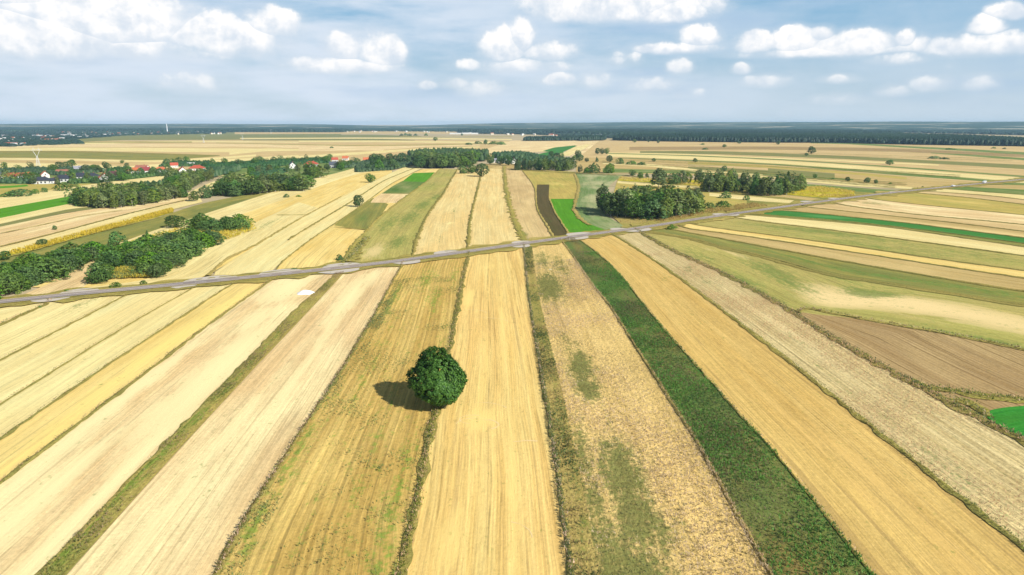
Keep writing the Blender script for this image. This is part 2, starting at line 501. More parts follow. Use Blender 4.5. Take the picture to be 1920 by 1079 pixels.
M['greystraw'] = field_mat('stubble_grey_straw', (.58, .48, .32), (.48, .38, .23), (.62, .51, .33), fine=.5, line=.5, rowf=.5, iso=True, weed=(.11, .17, .05), wbase=.02, tuft=.5, furrow=.07, linecol=(.18, .14, .06))
M['brown'] = field_mat('ploughed_brown', (.38, .27, .17), (.31, .21, .12), (.42, .31, .19), fine=.4, line=.5, rowf=.5, tuft=.35, wbase=-.05, weed=(.14, .16, .05), furrow=.08)
M['tangold'] = field_mat('stubble_tan_gold', (.68, .52, .29), (.74, .60, .36), (.64, .46, .24), fine=.28, line=.35, rowf=.25, tuft=.2, blotch=.35, tram=.14, wbase=.02)
M['tan'] = field_mat('stubble_tan', (.50, .38, .21), (.44, .32, .16), (.55, .42, .24), fine=.35, line=.4, rowf=.3, tuft=.2, wbase=.03, weed=(.17, .2, .05))
M['pinktan'] = field_mat('stubble_pink_tan', (.58, .43, .27), (.51, .37, .22), (.62, .48, .30), fine=.3, line=.3, rowf=.25, tuft=.15)
M['olive'] = field_mat('grass_olive', (.24, .24, .07), (.33, .29, .10), (.18, .20, .06), fine=.4, line=.4, rowf=.2, tuft=.3, wbase=.05, weed=(.11, .18, .04), blotch=.5)
M['yellowgrass'] = field_mat('grass_yellow', (.52, .40, .15), (.44, .35, .13), (.36, .32, .11), fine=.4, line=.4, rowf=.2, tuft=.3, wbase=.12, weed=(.17, .23, .05), blotch=.6)
M['meadowdry'] = field_mat('meadow_dry', (.48, .40, .17), (.40, .35, .15), (.34, .32, .12), fine=.45, line=.4, rowf=.25, tuft=.35, wbase=.10, weed=(.14, .19, .045), blotch=.7, palec=(.76, .58, .27))
M['greengrass'] = field_mat('grass_meadow', (.12, .20, .05), (.17, .24, .07), (.24, .26, .10), fine=.35, line=.2, rowf=.25, tuft=.25, blotch=.5)
M['hay'] = field_mat('meadow_with_hay', (.15, .24, .08), (.24, .30, .13), (.36, .36, .19), fine=.5, line=.2, rowf=.5, tuft=.3, blotch=.8)
M['bright'] = field_mat('young_crop_green', (.09, .27, .02), (.12, .33, .03), (.08, .24, .02), fine=.35, line=.1, rowf=.6, tuft=.35, blotch=.6, tram=.2)
M['deepgreen'] = field_mat('crop_deep_green', (.05, .19, .04), (.07, .22, .05), None, fine=.2, line=.1, rowf=.3, tuft=.15)
M['clover'] = field_mat('clover_green', (.03, .22, .03), (.05, .27, .04), (.06, .20, .03), fine=.35, line=.1, rowf=.5, tuft=.4, blotch=.5, drill=.06)
M['darkgreen'] = field_mat('crop_dark_green', (.115, .185, .05), (.16, .20, .06), (.22, .17, .075), fine=.5, line=.2, rowf=.3, tuft=.4, iso=True, blotch=.6)
M['soilgreen'] = field_mat('dark_soil_plot', (.10, .085, .05), (.12, .095, .055), (.08, .08, .03), fine=.25, line=.3, rowf=.3, tuft=.2)
M['goldenrod_field'] = field_mat('goldenrod_field', (.50, .43, .04), (.40, .38, .05), (.62, .50, .05), fine=.4, line=.1, rowf=.2, tuft=.4, weed=(.14, .2, .03), wbase=.1)
M['greygreen'] = field_mat('grass_grey_green', (.21, .22, .09), (.26, .25, .11), (.18, .20, .07), fine=.25, line=.2, rowf=.2, tuft=.2, blotch=.4)
M['balk'] = field_mat('balk_grass', (.34, .28, .11), (.25, .22, .08), (.18, .19, .06), fine=.5, line=0, rowf=.5, tuft=.6, iso=True, wbase=.06, weed=(.11, .15, .03), bump=.6)
M['balkgreen'] = field_mat('balk_green_grass', (.38, .31, .11), (.26, .26, .07), (.42, .33, .13), fine=.6, line=0, rowf=.8, tuft=.6, wbase=.10, weed=(.13, .20, .03), bump=.6)
M['balkdry'] = field_mat('balk_dry_grass', (.46, .36, .16), (.36, .29, .12), (.28, .26, .09), fine=.5, line=0, rowf=.5, tuft=.6, iso=True, wbase=.08, weed=(.12, .15, .03), bump=.6)
M['verge'] = field_mat('verge_grass', (.40, .32, .12), (.30, .27, .09), (.46, .36, .16), fine=.5, line=.2, rowf=.4, tuft=.5, iso=True, wbase=.10, weed=(.13, .17, .04), bump=.5)
M['chalk'] = plain('chalk_track', (.62, .54, .40), .95, .3, .8, .0)
M['apron'] = plain('field_entrance_gravel', (.52, .46, .38), .95, .25, 1.2, .0)
M['shrubby'] = plain('belt_floor', (.16, .15, .05), 1.0, .45, .35, 0)

def road_material():
    m, t, b, out = new_mat('asphalt')
    uv = t.n('ShaderNodeUVMap').outputs[0]
    n = t.noise(t.mapv(uv, (1.2, .06, 1)), 1, 4, .6)
    n2 = t.noise(t.mapv(uv, (.5, .02, 1), (4, 4, 0)), 1, 2, .5)
    c = t.mix(n, (.26, .205, .165), (.38, .31, .26))
    c = t.mix(t.m('MULTIPLY', t.ramp(n2, .5, .62), .5), c, (.17, .15, .15))
    t.put(b.inputs['Base Color'], c)
    b.inputs['Roughness'].default_value = 0.85
    return m
M['asphalt'] = road_material()
M['paint'] = plain('road_paint', (.78, .77, .74), .7, .12, 3, .2)

def ground_material():
    m, t, b, out = new_mat('open_fields')
    pos = t.n('ShaderNodeNewGeometry').outputs[0]
    big = t.noise(t.mapv(pos, (.0016, .009, 1)), 1, 4, .6)
    mid = t.noise(t.mapv(pos, (.004, .03, 1), (7, 1, 0)), 1, 4, .65)
    fin = t.noise(t.mapv(pos, (.25, .5, 1)), 1, 4, .7)
    c = t.mix(t.ramp(big, .4, .6), (.50, .40, .24), (.42, .34, .19))
    c = t.mix(t.m('MULTIPLY', t.ramp(mid, .55, .66), .75), c, (.20, .22, .09))
    c = t.mix(t.m('MULTIPLY', t.ramp(mid, .42, .34), .6), c, (.56, .46, .30))
    vm = t.n('ShaderNodeVectorMath', {'operation': 'SCALE'})
    t.put(vm.inputs[0], c); t.put(vm.inputs['Scale'], t.m('MULTIPLY_ADD', fin, .5, .75))
    t.put(b.inputs['Base Color'], vm.outputs[0])
    b.inputs['Roughness'].default_value = 1; b.inputs['Specular IOR Level'].default_value = 0
    return m
M['ground'] = ground_material()

# ------------------------------------------------------------------ the ground
def ground():
    r = [0, 40, 120, 300, 800, 2000, 5000, 12000, 30000]
    n = 48
    V = [(0, 0, 0)]; Fq = []
    for k in r[1:]:
        for i in range(n):
            a = 2 * math.pi * i / n
            V.append((k * math.cos(a), k * math.sin(a), 0))
    me = bpy.data.meshes.new('ground')
    faces = [(0, 1 + i, 1 + (i + 1) % n) for i in range(n)]
    for j in range(len(r) - 2):
        for i in range(n):
            a = 1 + j * n + i; b_ = 1 + j * n + (i + 1) % n
            faces.append((a, a + n, b_ + n, b_))
    me.from_pydata(V, [], faces)
    me.materials.append(M['ground'])
    o = bpy.data.objects.new('ground', me); C.objects.link(o)
    o['kind'] = 'structure'
ground()

# ---- far bands, left and centre of the plain beyond the village
ROAD = [(-120, 583), (0, 571), (150, 555), (300, 541), (480, 523), (630, 507), (767, 491), (960, 463), (1085, 445.5), (1200, 430.5),
        (1335, 409), (1440, 394.5), (1520, 383), (1615, 370), (1740, 356), (1840, 346), (1920, 338), (2000, 331)]

def band(mat, up, lo, n=40, **k):
    return strip('field', up, lo, M[mat], n=n, m=3, **k)

EX = (500, 0)
band('pinktan', [(-80, 262), (240, 264), (480, 262), (760, 262), (960, 264)], [(-80, 322), (240, 330), (480, 322), (760, 300), (1000, 300)], ext=(600, 0))
band('greygreen', [(120, 255), (240, 250.5), (440, 247.5), (640, 247)], [(120, 268), (240, 263), (440, 260), (640, 258)])
band('pinktan', [(440, 246.5), (640, 246), (900, 246)], [(440, 252), (640, 251.5), (900, 251)])
band('cream', [(-80, 279), (120, 269), (260, 266), (360, 264.5), (560, 266)], [(-80, 282), (120, 274), (260, 268), (360, 267), (560, 268)])
band('greygreen', [(120, 258), (260, 258), (455, 258)], [(120, 263), (260, 263), (455, 262.5)])
band('balkgreen', [(40, 268.5), (200, 266), (360, 266)], [(40, 269.3), (200, 268), (360, 268)])
band('pink', [(-80, 274), (120, 271), (480, 270), (720, 276)], [(-80, 280), (120, 276), (480, 276), (720, 284)])
band('cream', [(-80, 281), (120, 277), (480, 279), (640, 281)], [(-80, 285), (120, 283), (400, 286), (560, 283)])
band('olive', [(-80, 284), (0, 284), (120, 283), (240, 286.5), (340, 289.5), (410, 291.5)], [(-80, 296), (0, 296), (120, 297), (240, 300), (300, 302), (412, 293)])
band('balk', [(-80, 283.5), (0, 283.5), (120, 283), (240, 286), (340, 289), (412, 291.5)], [(-80, 287), (0, 287), (120, 286.5), (240, 289), (340, 292), (412, 292.5)])
band('cream', [(-80, 296.5), (120, 298), (240, 301), (330, 300), (480, 290)], [(-80, 299), (120, 301), (240, 304), (330, 304), (480, 294)])
band('tan', [(-80, 302), (120, 303.5), (240, 307)], [(-80, 304), (120, 305.5), (240, 309)])
band('cream', [(-80, 305), (120, 307), (240, 312), (400, 300), (560, 291)], [(-80, 318), (120, 320), (240, 324), (400, 308), (560, 296)])
band('greygreen', [(400, 254), (560, 253.5), (700, 253), (790, 256)], [(400, 257), (560, 257.5), (700, 258), (792, 257.5)])
band('cream', [(450, 259), (640, 258.5), (790, 258.5), (960, 261)], [(450, 261), (640, 260.5), (790, 261), (960, 263)])
band('greygreen', [(455, 262), (560, 261), (700, 260.5), (778, 263)], [(455, 263.5), (560, 263.8), (700, 263.5), (778, 263.8)])
band('cream', [(560, 264), (700, 264), (900, 266), (1000, 266)], [(560, 267), (700, 267), (900, 269), (1000, 268.5)])
band('balkgreen', [(405, 268), (520, 270.5), (640, 272.4), (800, 271.5), (960, 268)], [(405, 268.8), (520, 271.6), (640, 273.7), (800, 272.8), (960, 269.2)])
band('pink', [(560, 274), (700, 274.5), (800, 273.5), (900, 271)], [(560, 284), (700, 282), (800, 276), (900, 273)])
band('cream', [(430, 284), (500, 278.5), (560, 280)], [(430, 291), (500, 284), (560, 281)])
band('cream', [(560, 293), (680, 285), (800, 278), (900, 275)], [(560, 297), (680, 290), (800, 281), (900, 277)])
band('balkgreen', [(750, 255.5), (820, 257), (960, 256)], [(750, 256.7), (820, 258), (960, 257)])
band('pink', [(960, 264), (1100, 262), (1180, 265)], [(880, 290), (1040, 284), (1180, 272)])
band('deepgreen', [(1018, 283.5), (1040, 277), (1078, 273)], [(1022, 284.5), (1052, 286.5), (1082, 274)])
band('deepgreen', [(1000, 292), (1024, 286), (1048, 283)], [(1008, 297), (1040, 292), (1058, 286)])
band('cream', [(1045, 292), (1075, 278), (1098, 271)], [(1068, 293), (1095, 280), (1108, 271)])
band('pink', [(1070, 293), (1097, 280), (1110, 271)], [(1125, 291), (1150, 280), (1165, 272)])

# ---- far bands to the right
R = (0, 500)
band('pinktan', [(1125, 263), (1290, 266), (1565, 268), (1800, 273), (1990, 276)], [(1080, 300), (1290, 303), (1565, 322), (1800, 345), (1990, 360)], n=60, ext=R)
band('brown', [(1180, 276), (1440, 275), (1690, 279), (1990, 293)], [(1180, 282), (1440, 281), (1690, 285), (1990, 299)], ext=R)
band('greengrass', [(1520, 267.5), (1590, 268), (1715, 275), (1815, 280), (1990, 290)], [(1520, 269), (1590, 271), (1715, 278.5), (1815, 284), (1990, 295)], ext=R)
band('greengrass', [(1745, 286.5), (1830, 291), (1920, 297), (1990, 300)], [(1745, 288), (1830, 294.5), (1920, 301), (1990, 304)], ext=R)
band('greygreen', [(1200, 284), (1350, 284), (1565, 292), (1760, 302), (1990, 313)], [(1200, 288), (1350, 290), (1565, 298), (1760, 308), (1990, 322)], ext=R)
band('cream', [(1130, 286), (1290, 289), (1440, 296), (1600, 302), (1760, 309)], [(1130, 287), (1290, 291), (1440, 298), (1600, 304), (1760, 311)])
band('cream', [(1140, 289), (1290, 293), (1440, 301), (1565, 308), (1690, 318), (1920, 334), (1990, 340)], [(1140, 294), (1290, 299), (1440, 306), (1565, 315), (1690, 325), (1920, 344), (1990, 350)], ext=R)
band('greengrass', [(1140, 287.5), (1290, 291.5), (1440, 297.5), (1565, 305), (1690, 313.5), (1920, 330), (1990, 336)], [(1140, 288.8), (1290, 293), (1440, 299.5), (1565, 307), (1690, 316), (1920, 333), (1990, 339)], ext=R)
band('greengrass', [(1160, 296), (1290, 300), (1440, 306.5), (1565, 315), (1690, 324), (1865, 338)], [(1160, 297), (1290, 302), (1440, 309), (1565, 319), (1690, 330), (1865, 342)])
band('tan', [(1080, 296), (1200, 299), (1440, 310), (1565, 320), (1700, 332), (1850, 344)], [(1080, 325), (1200, 326), (1440, 334), (1565, 344), (1700, 356), (1850, 346)], n=60)
band('yellowgrass', [(1290, 304), (1440, 311), (1565, 321), (1700, 333)], [(1290, 308), (1440, 315), (1565, 325), (1700, 337)])
band('greygreen', [(1290, 309), (1400, 313), (1565, 326)], [(1290, 318), (1400, 324), (1565, 336)])
band('greengrass', [(1130, 316), (1200, 318), (1300, 320), (1440, 326), (1600, 336)], [(1130, 324), (1200, 325), (1300, 326), (1440, 330), (1600, 339)])
band('pinktan', [(1180, 303), (1290, 310), (1370, 312), (1440, 316)], [(1180, 306), (1290, 313), (1370, 316), (1440, 320)])
band('cream', [(1400, 328), (1500, 335), (1600, 342), (1727, 353)], [(1400, 332), (1500, 341), (1600, 350), (1727, 356)])
band('cream', [(1130, 306), (1220, 308), (1330, 321), (1430, 328)], [(1130, 308), (1220, 313), (1330, 325), (1430, 332)])
band('olive', [(1290, 342), (1440, 344), (1560, 350), (1640, 357)], [(1290, 400), (1440, 390), (1560, 374), (1640, 366)])
band('greengrass', [(1500, 345), (1600, 352), (1680, 358)], [(1500, 352), (1580, 358), (1650, 363)])
band('yellowgrass', [(1160, 331), (1290, 340), (1400, 350)], [(1145, 380), (1290, 395), (1400, 398)])
band('goldenrod_field', [(1162, 333), (1230, 336), (1320, 339), (1360, 344)], [(1160, 339), (1230, 343), (1320, 350), (1358, 351)], key='gold1')
band('cream', [(1158, 340), (1230, 345), (1310, 350)], [(1158, 344), (1230, 350), (1310, 354)])
band('goldenrod_field', [(1470, 353), (1540, 352), (1602, 361)], [(1470, 365), (1540, 371), (1600, 371)], key='gold2')
band('tan', [(1400, 360), (1470, 366), (1540, 374)], [(1400, 366), (1470, 371), (1530, 378)])
band('cream', [(1330, 362), (1400, 368), (1490, 376)], [(1330, 368), (1400, 376), (1480, 382)])
band('balk', [(1325, 360), (1400, 366), (1500, 376)], [(1325, 361.5), (1400, 368), (1500, 378)])

# ---- fields left of the middle, beyond the road
band('yellowgrass', [(-80, 345), (60, 345), (180, 340), (300, 325)], [(-80, 372), (60, 368), (180, 347), (300, 331)])
band('bright', [(-80, 354), (20, 349), (50, 347)], [(-80, 358), (20, 353), (54, 350)])
band('greengrass', [(-80, 322), (240, 325), (480, 309), (780, 299)], [(-80, 347), (180, 345), (330, 331), (600, 334), (770, 314)])
band('cream', [(345, 366), (400, 341), (470, 324), (500, 318)], [(402, 368), (440, 347), (500, 331), (540, 324)])
band('cream', [(560, 345), (610, 330), (690, 312), (740, 304)], [(590, 352), (640, 337), (740, 314), (770, 308)])
NL = [
    ('cream', [(-80, 380), (0, 371), (125, 353), (200, 342), (312, 330), (400, 312)], [(-80, 406), (0, 392), (142, 368), (220, 360), (330, 345), (420, 330)]),
    ('bright', [(-80, 406), (0, 392), (142, 367), (200, 358)], [(-80, 424), (0, 410), (142, 381), (200, 373)]),
    ('cream', [(-80, 424), (0, 410), (142, 381), (240, 372)], [(-80, 433), (0, 421), (125, 396), (205, 388)]),
    ('greygreen', [(-80, 433), (0, 421), (125, 394), (195, 386)], [(-80, 440), (0, 427), (125, 400), (195, 391)]),
    ('pink', [(-80, 440), (0, 427), (125, 400), (205, 389), (360, 368), (400, 360)], [(-80, 482), (0, 465), (100, 440), (250, 400), (375, 372), (405, 362)]),
    ('cream', [(-80, 482), (0, 465), (100, 440), (250, 400), (375, 372)], [(-80, 500), (0, 478), (100, 453), (250, 412), (380, 380)]),
    ('goldenrod_field', [(-80, 500), (0, 479), (100, 453), (175, 433), (250, 412), (325, 392)], [(-80, 510), (0, 490), (87, 466), (150, 448), (225, 428), (325, 399)]),
    ('olive', [(-80, 510), (0, 488), (87, 464), (150, 447), (225, 427), (300, 409), (375, 382), (480, 363)], [(-80, 548), (0, 520), (82, 490), (185, 470), (240, 450), (350, 413), (480, 371), (520, 358)]),
    ('cream', [(120, 500), (240, 450), (350, 413), (480, 371), (560, 345), (668, 315)], [(120, 520), (240, 480), (340, 442), (480, 394), (580, 357), (700, 315)]),
    ('amber', [(60, 540), (240, 480), (340, 442), (480, 394), (580, 357), (665, 327), (735, 318)], [(300, 548), (390, 520), (480, 461), (567, 409), (690, 345), (735, 324)]),
    ('white', [(400, 522), (390, 520), (480, 461), (567, 409), (690, 345), (772, 307)], [(500, 520), (530, 490), (585, 449), (630, 420), (692, 377), (730, 347), (790, 316)]),
]
for i, (mt, up, lo) in enumerate(NL):
    o = strip('field', up, lo, M[mt], n=70, m=8,
              weeds=[(60, 455, 8, 30, .5)] if mt == 'olive' else ([(500, 412, 6, 25, .75), (440, 430, 8, 20, .5)] if mt == 'amber' else []),
              pale=[(470, 440, 14, 50, 1.0), (420, 470, 14, 40, 1), (380, 500, 10, 30, .9)] if mt == 'amber' else [], key='NL%d' % i)
strip('field', [(160, 541), (290, 526), (355, 486), (420, 448), (480, 418), (560, 380)], [(300, 540), (388, 520), (425, 488), (480, 461), (540, 424), (600, 392)], M['cream'], n=50, weeds=[(500, 420, 5, 40, .6)])
strip('field', [(40, 556), (100, 530), (150, 505), (190, 485)], [(150, 550), (162, 535), (190, 505), (215, 478)], M['pink'], n=30)

# ---- centre fields beyond the road
c_a4 = [(517, 510), (530, 492), (585, 449), (630, 420), (692, 377), (730, 347), (775, 325), (792, 318)]
c_1 = [(640, 507), (650, 478), (687, 435), (715, 405), (765, 367), (800, 342), (826, 317)]
c_2 = [(770, 492), (775, 480), (780, 455), (800, 405), (830, 367), (843, 342), (858, 318)]
c_3 = [(877, 476), (877, 470), (879, 440), (881, 415), (892, 370), (901, 333), (903, 312)]
c_4 = [(985, 461), (980, 448), (970, 430), (960, 400), (951, 370), (945, 322), (945, 312)]
c_5 = [(1043, 452), (1037, 445), (1020, 417), (1007, 395), (1005, 375), (1003, 350), (980, 322), (975, 312)]
strip('field', c_a4, c_1, M['amber'], n=70, m=10, key='C1', weeds=[(690, 412, 12, 22, .9), (670, 425, 10, 10, .5)])
strip('field', [(627, 424), (640, 412), (670, 391), (700, 372)], [(686, 433), (700, 417), (716, 403), (728, 384)], M['olive'], n=30, m=8, weeds=[(676, 410, 8, 20, .6)])
strip('field', [(695, 381), (700, 374), (715, 364)], [(750, 382), (757, 374), (768, 365)], M['pink'], n=10)
strip('field', [(716, 364), (738, 349), (755, 340)], [(768, 364.5), (790, 350), (800, 341)], M['greengrass'], n=16, weeds=[(740, 356, 15, 20, .8)])
strip('field', [(755, 341), (766, 332), (775, 325.5)], [(798, 342), (806, 334), (815, 324)], M['bright'], n=16)
strip('field', c_1, c_2, M['meadowdry'], n=90, m=14, key='C2',
      weeds=[(752, 455, 5, 22, .9), (765, 410, 6, 40, .8), (790, 385, 6, 40, .8), (815, 370, 4, 30, .7), (730, 420, 6, 50, .55), (808, 348, 8, 40, .5)],
      pale=[(700, 470, 8, 25, .8)])
strip('field', c_2, c_3, M['tangold'], n=80, m=10, key='C3', weeds=[(848, 398, 3, 20, .5), (835, 452, 3, 10, .45), (862, 367, 3, 20, .4)], pale=[(842, 420, 4, 8, 1)])
strip('field', c_3, c_4, M['tangold'], n=80, m=10, key='C4', pale=[(930, 370, 8, 60, .6)])
strip('field', c_4, c_5, M['pinktan'], n=80, m=10, key='C5', weeds=[(975, 440, 3, 15, .8)])
strip('field', [(903, 316), (905, 308)], [(990, 320), (985, 308)], M['tan'], n=6)
strip('field', [(980, 318), (980, 322), (1003, 350), (1005, 375), (1007, 395), (1020, 417), (1043, 450)], [(1078, 323), (1077, 327), (1087, 350), (1080, 375), (1075, 392), (1085, 410), (1150, 440)], M['yellowgrass'], n=60, m=10, key='C7', pale=[(1050, 345, 20, 30, .7)], weeds=[(1040, 336, 20, 20, .4)])
strip('field', [(1030, 374), (1040, 398), (1066, 446)], [(1080, 374), (1074, 392), (1090, 415), (1160, 442)], M['bright'], n=24, m=8, weeds=[(1100, 432, 14, 8, .5)])
strip('field', [(1007, 347), (1005, 370), (1008, 395), (1022, 420), (1040, 448)], [(1030, 347), (1029, 372), (1040, 400), (1052, 420), (1070, 445)], M['soilgreen'], n=30, m=5, weeds=[(1030, 415, 8, 20, .3)])
strip('field', [(1080, 326), (1089, 350), (1083, 375), (1078, 392), (1090, 412), (1110, 424), (1160, 441)], [(1167, 330), (1140, 350), (1130, 375), (1130, 400), (1150, 415), (1180, 428), (1195, 436)], M['hay'], n=60, m=10, key='C8', pale=[(1125, 412, 5, 12, .8)])
strip('field', [(1140, 400), (1200, 412), (1245, 412), (1300, 404), (1345, 388), (1450, 385)], [(1180, 436), (1200, 430), (1260, 421), (1320, 411), (1400, 401), (1470, 392)], M['balkdry'], n=60, weeds=[(1360, 390, 8, 30, .4)])

# ---- the fan of strips this side of the road (nearest ones first on the left)
BE = (0, 170)
S_A = [(92, 566), (87, 573), (0, 612), (-120, 668)]
S_B = [(250, 550), (225, 562), (172, 590), (140, 607), (0, 679), (-160, 765)]
S_C = [(372, 536), (350, 550), (252, 605), (100, 700), (0, 763), (-180, 880)]
S_D = [(450, 528), (432, 537), (325, 607), (179, 704), (0, 828), (-180, 955)]
S_E = [(530, 518), (507, 528), (480, 549), (400, 605), (272, 704), (130, 812), (0, 912), (-160, 1035)]
S_F1 = [(632, 508), (623, 524), (570, 570), (525, 613), (480, 663), (444, 700), (360, 787), (288, 860), (79, 1079)]
S_F2 = [(650, 506), (644, 516), (566, 600), (480, 691), (474, 698), (316, 869), (130, 1079)]
S_G = [(756, 494), (751, 504), (720, 560), (690, 615), (640, 700), (541, 851), (439, 1016), (409, 1079)]
S_H = [(879, 476), (877, 484), (865, 540), (854, 600), (844, 655), (822, 762), (809, 809), (787, 929), (753, 1079)]
S_I = [(982, 462), (983, 472), (990, 547), (998, 600), (1016, 709), (1040, 849), (1066, 1044), (1071, 1079)]
S_I2 = [(997, 460), (998, 472), (1008, 547), (1020, 600), (1045, 700), (1085, 880), (1118, 1060), (1123, 1079)]
S_K = [(1050, 451), (1057, 458), (1080, 490), (1110, 536), (1145, 577), (1172, 622), (1225, 705), (1306, 830), (1365, 939), (1442, 1079)]
S_L = [(1080, 447), (1092, 455), (1130, 484), (1172, 527), (1222, 595), (1320, 705), (1400, 797), (1439, 837), (1530, 948), (1632, 1079)]
S_M = [(1140, 438), (1160, 447), (1235, 495), (1310, 550), (1362, 590), (1435, 646), (1502, 699), (1597, 775), (1734, 885), (1857, 983), (1985, 1085)]
S_N = [(1190, 431), (1207, 441), (1260, 472), (1347, 510), (1440, 560), (1490, 592), (1560, 637), (1630, 677), (1692, 712), (1772, 756), (1857, 800), (1920, 832), (2040, 892)]
S_O = [(1497, 590), (1505, 579), (1590, 597), (1690, 615), (1815, 637), (1920, 660), (2040, 686)]
S_P = [(1200, 431), (1205, 435), (1285, 447), (1322, 457), (1372, 470), (1437, 485), (1490, 500), (1565, 520), (1665, 535), (1790, 555), (1920, 576), (2050, 597)]
Q1 = [(1240, 426), (1262, 433), (1335, 446), (1440, 466), (1540, 485), (1665, 507), (1790, 529), (1920, 549), (2050, 570)]
Q2 = [(1270, 422), (1287, 431), (1350, 438), (1440, 451), (1565, 470), (1690, 489), (1790, 505), (1920, 524), (2050, 545)]
Q3 = [(1290, 419), (1310, 425), (1440, 442), (1565, 459), (1690, 478), (1815, 496), (1920, 510), (2050, 528)]
Q4 = [(1370, 408), (1385, 411), (1440, 419), (1565, 434), (1690, 451), (1920, 482), (2050, 500)]
Q5 = [(1390, 404), (1440, 408), (1515, 414), (1600, 421), (1690, 431), (1790, 446), (1920, 465), (2050, 484)]
Q6 = [(1395, 401), (1440, 405), (1565, 415), (1690, 428), (1790, 441), (1920, 459), (2050, 477)]
Q7 = [(1440, 396), (1480, 397), (1580, 407), (1702, 420), (1815, 435), (1920, 448), (2050, 466)]
Q8 = [(1500, 388), (1522, 391), (1665, 406), (1800, 421), (1920, 436), (2050, 452)]
Q9 = [(1560, 381), (1590, 388), (1715, 404), (1815, 413), (1920, 423), (2050, 437)]
Q10 = [(1620, 372), (1640, 376), (1740, 387), (1830, 396), (1920, 405), (2050, 418)]
Q11 = [(1690, 363), (1715, 363), (1815, 372), (1920, 385), (2050, 398)]
Q12 = [(1720, 360), (1740, 360), (1850, 368), (1920, 376), (2050, 390)]
Q13 = [(1760, 355), (1790, 357), (1850, 362), (1920, 367), (2050, 378)]
Q14 = [(1790, 352), (1802, 351), (1860, 354), (1920, 357), (2050, 365)]
Q15 = [(1830, 348), (1870, 348), (1920, 349), (2050, 354)]
Q16 = [(1880, 343), (1920, 344), (2050, 346)]
BL = (0, 60)
strip('field', [(-150, 598), (0, 579), (92, 566)][::-1], S_A, M['white'], n=30, ext=BL)
strip('field', S_A, S_B, M['cream'], n=60, ext=BL, weeds=[(170, 572, 3, 12, .55)], key='A')
strip('field', S_B, S_C, M['white'], n=60, ext=BL)
strip('field', S_C, S_D, M['white'], n=60, ext=BL)
strip('field', S_D, S_E, M['amber'], n=60, ext=BL, pale=[(400, 590, 5, 60, .9), (300, 660, 4, 60, .9), (100, 820, 4, 40, .8)])
strip('field', S_E, S_F1, M['pink'], n=90, m=10, ext=BE, pale=[(540, 540, 9, 40, 1.1), (400, 700, 7, 60, 1.1), (200, 780, 3, 80, 1), (480, 600, 7, 30, .9), (200, 930, 2, 60, 1.2), (60, 950, 3, 40, 1.1)], key='E')
strip('field', S_F2, S_G, M['pink'], n=90, m=10, ext=BE, pale=[(660, 560, 5, 50, 1.1), (560, 700, 2, 90, .9), (700, 520, 6, 20, .9), (380, 880, 2, 70, .9), (500, 960, 1.2, 50, .9)], key='F')
strip('field', S_G, S_H, M['weedy'], n=120, m=16, ext=BE, key='GH',
      weeds=[(800, 525, 4, 25, .5), (815, 560, 3, 20, .5), (745, 560, 2, 30, .55), (850, 520, 2, 20, .4), (700, 690, 1.5, 40, .35), (545, 890, 1.6, 30, .5), (470, 1020, 1.6, 20, .55), (520, 930, 1.5, 30, .35), (700, 860, 1.5, 30, .3), (740, 960, 1.5, 30, .5), (835, 640, 1, 30, .35), (715, 1040, 2, 20, .5)],
      pale=[(650, 720, 1.5, 50, .6)])
strip('field', S_H, S_I, M['centre'], n=120, m=16, ext=BE, key='HI',
      pale=[(880, 560, 3, 20, 1.1), (940, 600, 1.5, 80, .9), (900, 700, 2, 60, .8), (985, 640, 1.2, 70, .8), (900, 790, 4, 7, 1.2), (850, 1020, 3, 12, .9), (960, 900, 1, 60, .9), (920, 500, 4, 10, .7)])
FIELD_Z = ZC[0]
strip('field', S_I2, S_K, M['rough'], n=120, m=20, ext=BE, key='J',
      weeds=[(1030, 540, 7, 26, 1.2), (1020, 490, 6, 24, .8), (1050, 500, 6, 30, .7), (1085, 690, 4.2, 14, 1.1), (1105, 735, 3.6, 8, 1.2), (1065, 640, 3, 12, .6), (1090, 850, 3.5, 16, .7), (1165, 890, 4.4, 15, 1.2), (1190, 975, 5.0, 14, 1.1), (1110, 960, 4, 30, .8), (1170, 1060, 8, 12, 1.0), (1140, 800, 2.5, 12, .5)],
      pale=[(1080, 600, 5, 14, .7), (1230, 840, 3, 25, .8), (1300, 960, 3, 30, .7), (1130, 660, 4, 20, .6), (1075, 760, 1.5, 8, .7)])
strip('field', S_K, S_L, M['darkgreen'], n=120, m=8, ext=BE, key='KL', weeds=[(1110, 475, 6, 20, .8)])
strip('field', S_L, S_M, M['golden'], n=120, m=14, ext=BE, key='LM', weeds=[(1240, 520, 3, 10, .3), (1300, 590, .8, 30, .3)], pale=[(1290, 640, 4, 40, .5), (1700, 960, 3, 60, .6), (1550, 860, 1.5, 60, .6), (1350, 580, 5, 15, .5)])
strip('field', S_M, S_N, M['greystraw'], n=120, m=14, ext=BE, key='MN', weeds=[(1290, 510, 6, 14, .5), (1330, 530, 5, 14, .45), (1770, 880, 3, 14, .5), (1600, 740, 1, 20, .4), (1500, 640, 1.5, 12, .4)], pale=[(1460, 610, 4, 60, .7), (1700, 780, 2, 60, .5)])
strip('field', S_N[4:], S_O, M['brown'], n=60, m=8, ext=BL, key='NO')
